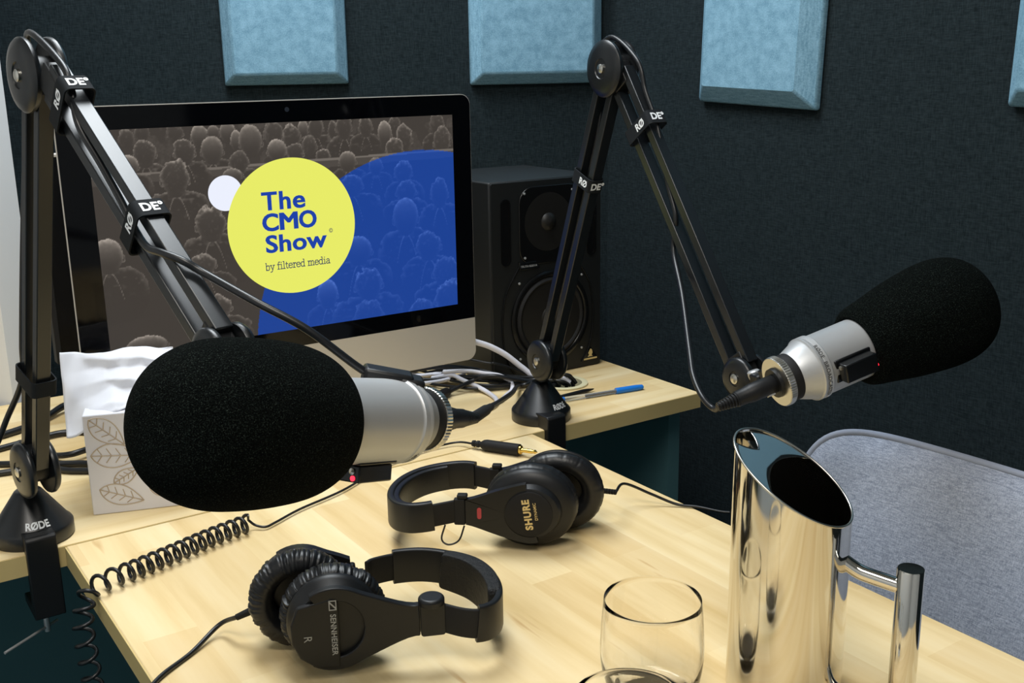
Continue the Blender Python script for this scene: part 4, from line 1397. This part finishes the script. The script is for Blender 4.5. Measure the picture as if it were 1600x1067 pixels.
def plug_cable(name, label, pts, r, plug, cat='cable'):
    root = thing(name, label, cat, Vector((pts[0][0], pts[0][1], 0)), 'loose cables on the desk')
    part('jacket', MB().tube(spline(pts, 8), r, 10), M_cable, root, world=True, smooth=60)
    p0, p1 = Vector(plug[0]), Vector(plug[1])
    mb = MB()
    L = (p1 - p0).length
    R_ = plug[2]
    mb.lathe([(0.0, 0), (R_ * 0.8, 0), (R_, L * 0.08), (R_, L * 0.72), (R_ * 0.9, L * 0.78), (R_ * 0.55, L * 0.8), (R_ * 0.55, L), (0, L)], axes(p0, p1 - p0), 20)
    part('connector', mb, M_blkm, root, world=True)
    return root


plug_cable('plug_cable', 'black cable with a short stubby plug behind the foreground microphone', [(0.000, 0.243, 0.009), (0.045, 0.246, 0.018), (0.058, 0.236, 0.026), (0.078, 0.219, 0.028), (0.108, 0.206, 0.020), (0.148, 0.197, 0.010)] + tog(9), 0.0036, ((-0.052, 0.219, 0.009), (0.006, 0.248, 0.009), 0.0085))
c_ = mic_cable('black lead running from the foreground microphone\'s plug back to the bundle by the right arm', M1, [(-0.3924, -0.4705, 0.2278), (-0.2842, -0.3329, 0.1837), (-0.2087, -0.2326, 0.1492), (-0.1037, -0.1039, 0.1097)] + [(0.090, 0.170, 0.018), (0.125, 0.190, 0.012)] + tog(10))
part('inline_plug', MB().lathe([(0.0, 0.0), (0.0052, 0.0), (0.0058, 0.004), (0.0058, 0.100), (0.0048, 0.112), (0.0042, 0.150), (0.0, 0.150)], axes((-0.3813, -0.4547, 0.2226), Vector((-0.2842, -0.3329, 0.1837)) - Vector((-0.3813, -0.4547, 0.2226))), 20), M_blkm, c_, world=True)
# cables behind the tissue box
for pts, r, lab in (([(-0.708, 0.458, 0.006), (-0.638, 0.489, 0.006), (-0.598, 0.523, 0.008), (-0.567, 0.551, 0.012), (-0.534, 0.561, 0.012), (-0.495, 0.549, 0.006)], 0.0058, 'thick black cable, farthest of those behind the tissue box'),
                    ([(-0.70, 0.405, 0.005), (-0.651, 0.419, 0.005), (-0.618, 0.424, 0.006), (-0.594, 0.425, 0.006), (-0.567, 0.412, 0.005), (-0.531, 0.367, 0.005)], 0.0048, 'black cable, second from the back behind the tissue box'),
                    ([(-0.66, 0.42, 0.005), (-0.649, 0.382, 0.005), (-0.633, 0.329, 0.006), (-0.612, 0.300, 0.011), (-0.585, 0.305, 0.012), (-0.545, 0.33, 0.006)], 0.0046, 'black cable crossing over two others behind the tissue box'),
                    ([(-0.98, 0.36, 0.004), (-0.80, 0.315, 0.004), (-0.731, 0.302, 0.004), (-0.685, 0.293, 0.005), (-0.645, 0.290, 0.005), (-0.601, 0.266, 0.005), (-0.560, 0.223, 0.005)], 0.0046, 'black cable running from the picture\'s left edge past the boom arm'),
                    ([(-0.72, 0.35, 0.004), (-0.663, 0.309, 0.005), (-0.642, 0.277, 0.005), (-0.627, 0.251, 0.005), (-0.600, 0.230, 0.005), (-0.56, 0.205, 0.005)], 0.0046, 'black cable, nearest of those behind the tissue box')):
    cable(pts, r, M_cable, lab, group='black cables behind the tissue box')

# coiled headphone lead with jack adapter
lead = thing('coiled_headphone_lead', 'black coiled headphone lead crossing the table and hanging over its left edge', 'cable', (-0.49, -0.09, 0))
strt = spline([(-0.109, -0.010, 0.009), (-0.126, 0.020, 0.006), (-0.190, 0.020, 0.004), (-0.265, -0.006, 0.004), (-0.341, -0.048, 0.004), (-0.412, -0.073, 0.004), (-0.454, -0.094, 0.004), (-0.470, -0.100, 0.004), (-0.480, -0.092, 0.006), (-0.487, -0.088, 0.013)], 8)
coilp = []
axis = spline([(-0.489, -0.094, 0.0125), (-0.541, -0.108, 0.0125), (-0.592, -0.126, 0.0125), (-0.640, -0.142, 0.0125), (-0.672, -0.153, 0.0135), (-0.694, -0.161, 0.008), (-0.704, -0.167, -0.02), (-0.704, -0.170, -0.06), (-0.702, -0.172, -0.12), (-0.700, -0.176, -0.20), (-0.70, -0.18, -0.30), (-0.70, -0.18, -0.42)], 30)
cum = [0.0]
for a, b_ in zip(axis[:-1], axis[1:]):
    cum.append(cum[-1] + (b_ - a).length)
ph = 0.0
prev = 0.0
up0 = Vector((0, 0, 1))
tp = (axis[1] - axis[0]).normalized()
uu = (up0 - tp * up0.dot(tp)).normalized()
steps = 16
s = 0.0
i = 0
while s < cum[-1] - 0.001:
    while cum[i + 1] < s:
        i += 1
    t = (s - cum[i]) / (cum[i + 1] - cum[i])
    p = axis[i].lerp(axis[i + 1], t)
    tn = (axis[i + 1] - axis[i]).normalized()
    uu = (uu - tn * uu.dot(tn)).normalized()
    ww = tn.cross(uu)
    coilp.append(p + (uu * math.cos(ph) + ww * math.sin(ph)) * 0.0097)
    pitch = 0.0120 if s < 0.170 else (0.0170 if s < 0.25 else 0.0200)
    ph += 2 * PI / steps
    s += pitch / steps
part('straight_lead', MB().tube(strt + [coilp[0]], 0.0016, 10), M_cable, lead, world=True, smooth=60)
part('coil', MB().tube(coilp, 0.0022, 8), M_cable, lead, world=True, smooth=60)
jk0, jk1 = V3(-0.110, -0.006, 0.009), V3(-0.0715, -0.073, 0.010)
Mj = axes(jk0, jk1 - jk0)
Lj = (jk1 - jk0).length
ja = part('jack_adapter', MB().lathe([(0, -0.001), (0.0045, 0.0), (0.0050, 0.004), (0.0040, 0.005), (0.0040, 0.007), (0.0052, 0.008), (0.0052, 0.011), (0.0042, 0.012), (0.0042, 0.014), (0.0075, 0.019), (0.0085, 0.024), (0.0085, Lj), (0.0, Lj)], Mj, 24), M_blkm, lead, world=True)
part('jack_tip', MB().lathe([(0.0066, Lj), (0.0066, Lj + 0.003), (0.0040, Lj + 0.004), (0.0032, Lj + 0.006), (0.0032, Lj + 0.020), (0.0024, Lj + 0.022), (0.0032, Lj + 0.025), (0.0, Lj + 0.029)], Mj, 20), M_gold, ja, world=True, label='gold-plated jack tip')

cable([(-0.5925, -0.3415, 0.0275), (-0.604, -0.318, 0.012), (-0.640, -0.339, 0.003), (-0.672, -0.360, 0.003), (-0.688, -0.374, 0.001), (-0.700, -0.390, -0.03), (-0.712, -0.41, -0.12), (-0.72, -0.43, -0.3)], 0.0024, M_cable, 'black lead leaving the foreground headphones over the table\'s left edge', name='headphone_lead', group='straight headphone leads')
cable([(-0.1076, -0.3354, 0.0395), (-0.0700, -0.3080, 0.0330), (-0.0380, -0.3230, 0.0160), (-0.0150, -0.3450, 0.004), (0.002, -0.365, 0.003), (0.016, -0.39, -0.02), (0.024, -0.40, -0.10), (0.024, -0.40, -0.25)], 0.0018, M_cable, 'thin black lead from the rear headphones over the table\'s right edge', name='headphone_lead', group='straight headphone leads')

# ------------------------------------------------------------------ pens
def pen_frame(p0, p1, z):
    a, b_ = V3(p0[0], p0[1], z), V3(p1[0], p1[1], z)
    return axes(a, b_ - a), (b_ - a).length


Mp, Lp = pen_frame((0.126, 0.099), (0.291, 0.073), 0.0048)
pen = thing('ballpoint_pen', 'clear ballpoint pen with a bright blue cap on the back desk', 'pen', Mp)
part('barrel', MB().lathe([(0.0, 0.008), (0.0042, 0.008), (0.0042, Lp * 0.72), (0.0, Lp * 0.72)], None, 6), M_clear, pen, smooth=0, label='clear six-sided barrel')
part('ink_tube', MB().lathe([(0, 0.05), (0.0019, 0.05), (0.0019, Lp * 0.7), (0, Lp * 0.7)], None, 10), mat('dark_ink', (40, 30, 34), 0.4), pen)
part('end_plug', MB().lathe([(0, 0.0), (0.0038, 0.0), (0.0045, 0.001), (0.0045, 0.010), (0, 0.010)], None, 16), M_blue, pen, label='blue end plug')
part('cap', MB().lathe([(0.0, Lp * 0.66), (0.0056, Lp * 0.66), (0.0054, Lp * 0.9), (0.0044, Lp * 0.98), (0.0, Lp)], None, 20).box((-0.0018, 0.0045, Lp * 0.67), (0.0018, 0.0085, Lp * 0.93), Matrix.Rotation(2.6, 4, 'Z')).box((-0.0018, 0.003, Lp * 0.91), (0.0018, 0.0085, Lp * 0.96), Matrix.Rotation(2.6, 4, 'Z')), M_blue, pen, bevel=0.0006, label='blue cap with clip')
Mp, Lp = pen_frame((0.131, 0.110), (0.215, 0.116), 0.0045)
pen = thing('ballpoint_pen', 'slim black pen lying behind the blue-capped one', 'pen', Mp)
part('barrel', MB().lathe([(0, 0), (0.0035, 0.001), (0.0042, 0.004), (0.0042, Lp * 0.7), (0.0034, Lp * 0.8), (0.0012, Lp * 0.97), (0.0, Lp)], None, 16), M_blk, pen)
part('clip', MB().box((-0.0016, 0.0042, 0.004), (0.0016, 0.0058, 0.040), Matrix.Rotation(3.0, 4, 'Z')), M_blk, pen)

# ------------------------------------------------------------------ tissue box
bx = Vector((-0.634, 0.073, 0))
bdir = Vector((0.100, -0.033, 0)).normalized()
Mt = Matrix((bdir, Vector((-bdir.y, bdir.x, 0)), Vector((0, 0, 1)))).transposed().to_4x4()
Mt.translation = bx
TW, TD, TH = 0.130, 0.120, 0.134
tb = thing('tissue_box', 'white cube tissue box printed with tan leaf outlines', 'tissue box', Mt)
part('carton', MB().box((0, 0, 0), (TW, TD, TH)), M_box, tb, bevel=0.0015)


def leaf(mb, cx, cz, L, Wd, ang):
    c, s_ = math.cos(ang), math.sin(ang)

    def P(x, y):
        return V3(cx + x * c - y * s_, -0.0003, cz + x * s_ + y * c)
    w = 0.00075
    up_ = [P(-L / 2 + L * t, Wd / 2 * math.sin(PI * t ** 0.8) ** 0.9) for t in [k / 16 for k in range(17)]]
    dn = [P(-L / 2 + L * t, -Wd / 2 * math.sin(PI * t ** 0.8) ** 0.9) for t in [k / 16 for k in range(17)]]
    for pl in (up_, dn, [P(-L / 2, 0), P(L / 2, 0)]):
        mb.tube(pl, w, 4)
    for k in range(4):
        t = -L * 0.28 + L * 0.18 * k
        hgt = Wd * 0.30
        mb.tube([P(t, 0), P(t - L * 0.10, hgt)], w * 0.8, 4)
        mb.tube([P(t, 0), P(t - L * 0.10, -hgt)], w * 0.8, 4)


mb = MB()
for a in ((0.027, 0.110, 0.054, 0.028, -0.75), (0.036, 0.078, 0.062, 0.032, -0.08), (0.045, 0.050, 0.036, 0.018, 0.5), (0.037, 0.024, 0.056, 0.027, -0.38), (0.085, 0.026, 0.036, 0.018, -0.7), (0.09, 0.11, 0.05, 0.025, 0.6), (0.10, 0.07, 0.045, 0.02, -0.4)):
    leaf(mb, *a)
part('leaf_print', mb, M_leaf, tb)
part('opening', MB().flat([(TW / 2 + 0.045 * math.cos(2 * PI * k / 40), TD / 2 + 0.026 * math.sin(2 * PI * k / 40)) for k in range(40)], TH + 0.0004), mat('dark_slot', (60, 60, 64), 0.9), tb)
ti = thing('paper_tissue', 'white tissue pulled up and spread over the top of its box', 'tissue', Mt @ Matrix.Translation((TW / 2, TD / 2, TH)))


def tis(u, v):
    # sheet pulled up out of the slot: its left end hangs over the carton's side, the rest is bunched on top
    k = max(0.0, 1 - u / 0.34)
    k = k * k * (3 - 2 * k)
    zb, zt = 0.001 - 0.040 * k, 0.064 - 0.003 * u
    xb = -0.060 + 0.112 * u - 0.030 * k
    xt = -0.092 + 0.140 * u
    z = zb + (zt - zb) * v
    x = xb + (xt - xb) * v
    y = -0.054 + 0.072 * v ** 0.8 + 0.020 * k * (1 - v)
    tri = lambda q: abs((q % 1.0) * 2 - 1) * 2 - 1
    f = 0.0060 * tri(v * 2.6 + u * 0.5) * (1 - k) * (0.4 + u) + 0.0035 * tri(u * 2.1 + v * 0.7) + 0.0020 * tri(u * 4.7 - v * 1.6)
    z += 0.0020 * math.sin(u * 9 + 2) * v + 0.5 * abs(f) * (1 - v)
    return (x, y + f, z)


tm = MB().grid(40, 36, tis)
o = part('sheet', tm, M_tissue, ti, smooth=70)
sm = o.modifiers.new('thickness', 'SOLIDIFY')
sm.thickness = 0.0008

# ------------------------------------------------------------------ steel jug
JC = V3(-0.2150, -0.7059, 0)
JR = 0.0510
jaz = 335.7
js = Vector((math.sin(math.radians(jaz)), math.cos(math.radians(jaz)), 0))
Mj = Matrix((js, Vector((-js.y, js.x, 0)), Vector((0, 0, 1)))).transposed().to_4x4()
Mj.translation = JC
jug = thing('water_jug', 'tall polished steel water jug with a slanted mouth and tubular handle', 'jug', Mj)
ZM, SL = 0.2028, 0.632            # height of the mouth's middle, slope along the spout


def zcut(x):
    return ZM + SL * x


seg = 96
mb = MB()
vs, fs = [], []
rows = 14
for j in range(rows + 1):
    for k in range(seg):
        a = 2 * PI * k / seg
        x, y = JR * math.cos(a), JR * math.sin(a)
        vs.append((x, y, 0.002 + (zcut(x) - 0.002) * j / rows))
for j in range(rows):
    for k in range(seg):
        k2 = (k + 1) % seg
        fs.append((j * seg + k, j * seg + k2, (j + 1) * seg + k2, (j + 1) * seg + k))
n0 = len(vs)
ri = JR - 0.0011
for j in range(rows + 1):
    for k in range(seg):
        a = 2 * PI * k / seg
        x, y = ri * math.cos(a), ri * math.sin(a)
        zt = zcut(JR * math.cos(a))
        vs.append((x, y, zt - (zt - 0.006) * j / rows))
for j in range(rows):
    for k in range(seg):
        k2 = (k + 1) % seg
        fs.append((n0 + j * seg + k, n0 + j * seg + k2, n0 + (j + 1) * seg + k2, n0 + (j + 1) * seg + k))
for k in range(seg):
    k2 = (k + 1) % seg
    fs.append((rows * seg + k, rows * seg + k2, n0 + k2, n0 + k))
fs.append(tuple(reversed(range(seg))))
fs.append(tuple(n0 + rows * seg + k for k in range(seg)))
part('body', mb.add(vs, fs), M_chrome, jug, smooth=50)
rimp = [V3(JR * math.cos(2 * PI * k / seg) * 0.995, JR * math.sin(2 * PI * k / seg) * 0.995, zcut(JR * math.cos(2 * PI * k / seg))) for k in range(seg + 1)]
part('rim', MB().tube(rimp, 0.0011, 8), M_ring, jug, smooth=60)
# ice guard: plate in the plane of the mouth between the spout hole and the mouth
gn = 28
vs, fs = [], []
for i in range(gn + 1):
    y = -1 + 2 * i / gn
    for j in range(9):
        xe = math.sqrt(max(0, 1 - y * y))
        # near boundary: arc of the big mouth; far boundary: the spout hole's edge
        xn = min(xe, 0.02 + 0.30 * (1 - y * y) )
        xf = xe if abs(y) > 0.34 else 0.80 - 0.16 * math.sqrt(max(0, 1 - (y / 0.34) ** 2)) + 0.14 * (abs(y) / 0.34)
        xf = min(xf, xe)
        xn = min(xn, xf)
        x = xn + (xf - xn) * j / 8
        X, Y = x * ri, y * ri
        vs.append((X, Y, zcut(X) - 0.0006))
for i in range(gn):
    for j in range(8):
        a = i * 9 + j
        fs.append((a, a + 1, a + 10, a + 9))
g = part('ice_guard', MB().add(vs, fs), M_plate, jug, smooth=30, label='dull steel ice guard')
sm = g.modifiers.new('thickness', 'SOLIDIFY')
sm.thickness = 0.0009
# handle
HX = -0.1026
hd = MB()
hr = 0.0112
hd.lathe([(0.0, 0.001), (hr - 0.001, 0.001), (hr, 0.002), (hr, 0.1402), (hr - 0.0006, 0.1411), (0.0, 0.1411)], Matrix.Translation((HX, 0, 0)), 32)
part('handle', hd, M_chrome, jug)
part('handle_strut', MB().tube(spline([(-JR + 0.004, 0, 0.1350), (-JR - 0.004, 0, 0.1308), (-JR - 0.010, 0, 0.1282), (-JR - 0.018, 0, 0.1264), (HX + 0.004, 0, 0.1225)], 6), 0.0066, 18), M_chrome, jug, smooth=60)
part('handle_strut', MB().tube([(-JR + 0.001, 0, 0.010), (HX + 0.004, 0, 0.010)], 0.0068, 18), M_chrome, jug, smooth=60)


# ------------------------------------------------------------------ tumblers
def tumbler(c, label):
    h = 0.103
    out = [(0.0, 0.0), (0.030, 0.0), (0.0325, 0.0015), (0.0370, 0.011), (0.0425, 0.030), (0.0448, 0.047), (0.0450, 0.062), (0.0438, 0.084), (0.0423, h - 0.0006), (0.0418, h)]
    inn = [(0.0411, h - 0.0006), (0.0424, 0.084), (0.0435, 0.062), (0.0432, 0.047), (0.0405, 0.033), (0.0355, 0.021), (0.029, 0.0160), (0.0, 0.0145)]
    # resample smoothly
    P = spline([(r, 0, z) for r, z in out[1:]], 4)
    Q = spline([(r, 0, z) for r, z in inn], 4)
    prof = [(0.0, 0.0)] + [(p.x, p.z) for p in P] + [(p.x, p.z) for p in Q]
    mb = MB().lathe(prof, Matrix.Translation(c), 80)
    return solo('drinking_glass', mb, M_glass, label, 'glass', 'clear drinking glasses on the table', smooth=60)


tumbler(V3(-0.3327, -0.6602, 0), 'clear drinking glass standing whole in view left of the steel jug')
tumbler(V3(-0.4476, -0.7666, 0), 'clear drinking glass at the bottom edge, only its rim showing')

# ------------------------------------------------------------------ chair
chair = thing('upholstered_chair', 'grey woven upholstered chair pushed in behind the steel jug', 'chair', (0.20, -0.68, ZF))
CW, CH = 0.52, 0.46
BT = 0.030


def shell(u, v, off):
    """Back rest: u across (towards the viewer), v up; off through the thickness."""
    # rounded-square to disc-like mapping keeps soft corners
    a, b_ = u * 2 - 1, v * 2 - 1
    ex = 7.0
    r = max(abs(a), abs(b_))
    if r > 1e-6:
        k = r / (abs(a) ** ex + abs(b_) ** ex) ** (1 / ex)
    else:
        k = 1
    a, b_ = a * k, b_ * k
    y = -a * CW / 2
    z = b_ * CH / 2
    x = 0.045 * (b_ + 1) ** 2 / 2 - 0.02 * a * a
    edge = max(0.0, 1 - max(abs(u * 2 - 1), abs(v * 2 - 1))) * 9
    thick = BT * min(1.0, edge) ** 0.5
    return V3(x + off * thick / 2, y, z)


CO = V3(0.085, -0.680, -0.122)
CR = Matrix.Translation(CO) @ Matrix.Rotation(math.radians(1), 4, 'Z') @ Matrix.Rotation(math.radians(0), 4, 'X')
mb = MB()
mb.grid(44, 40, lambda u, v: shell(u, v, -1), CR)
mb.grid(44, 40, lambda u, v: shell(u, v, 1), CR)
part('backrest', mb, M_chair, chair, world=True, smooth=70)
loop = []
for k in range(160):
    t = k / 160 * 4
    e, f_ = int(t), t - int(t)
    u, v = ((f_, 0), (1, f_), (1 - f_, 1), (0, 1 - f_))[e]
    loop.append(CR @ shell(u, v, 0))
loop.append(loop[0])
part('piping', MB().tube(loop, 0.0042, 10), M_pipe, chair, world=True, smooth=70)
part('seat', MB().prism(rrect(-0.23, -0.24, 0.21, 0.24, 0.06, 8), -0.335, -0.275, Matrix.Translation((0.02, -0.69, 0))), M_chair, chair, world=True, bevel=0.015, seg=3)
for sx in (-0.17, 0.19):
    for sy in (-0.20, 0.20):
        part('leg', MB().cyl((0.01 + sx, -0.69 + sy, -0.33), (0.01 + sx * 1.15, -0.69 + sy * 1.15, ZF), 0.011, 16), M_leg, chair, world=True)
part('back_support', MB().tube(spline([(0.14, -0.69, -0.33), (0.19, -0.69, -0.33), (0.205, -0.69, -0.27), (0.185, -0.69, -0.16)], 6), 0.016, 14), M_leg, chair, world=True, smooth=60)

# ------------------------------------------------------------------ acoustic panels (last of the setting's furniture)
def back_panel(s0, w, z0, label, d=0.040, bev=0.022):
    panel(onback(s0), nb, w, z0, 0.62, d, bev, 0.0, label)


back_panel(0.825, 0.256, 0.5195, 'blue-grey acoustic panel on the back wall above the computer screen')
back_panel(0.309, 0.290, 0.5115, 'blue-grey acoustic panel between the computer and the right boom arm\'s elbow', 0.042, 0.024)
panel((0.65, 0.317), (-1, 0, 0), 0.297, 0.476, 0.62, 0.040, 0.032, math.radians(-2.2), 'blue-grey acoustic panel on the right wall above the right microphone')
panel((0.65, -0.343), (-1, 0, 0), 0.297, 0.479, 0.62, 0.040, 0.026, math.radians(-1.5), 'blue-grey acoustic panel cut off by the top right corner')

# ------------------------------------------------------------------ stand everything on the real floor level
for o in ROOTS:
    o.location.z += T
for o in list(SC.objects):
    if 'M' in o.keys():
        del o['M']
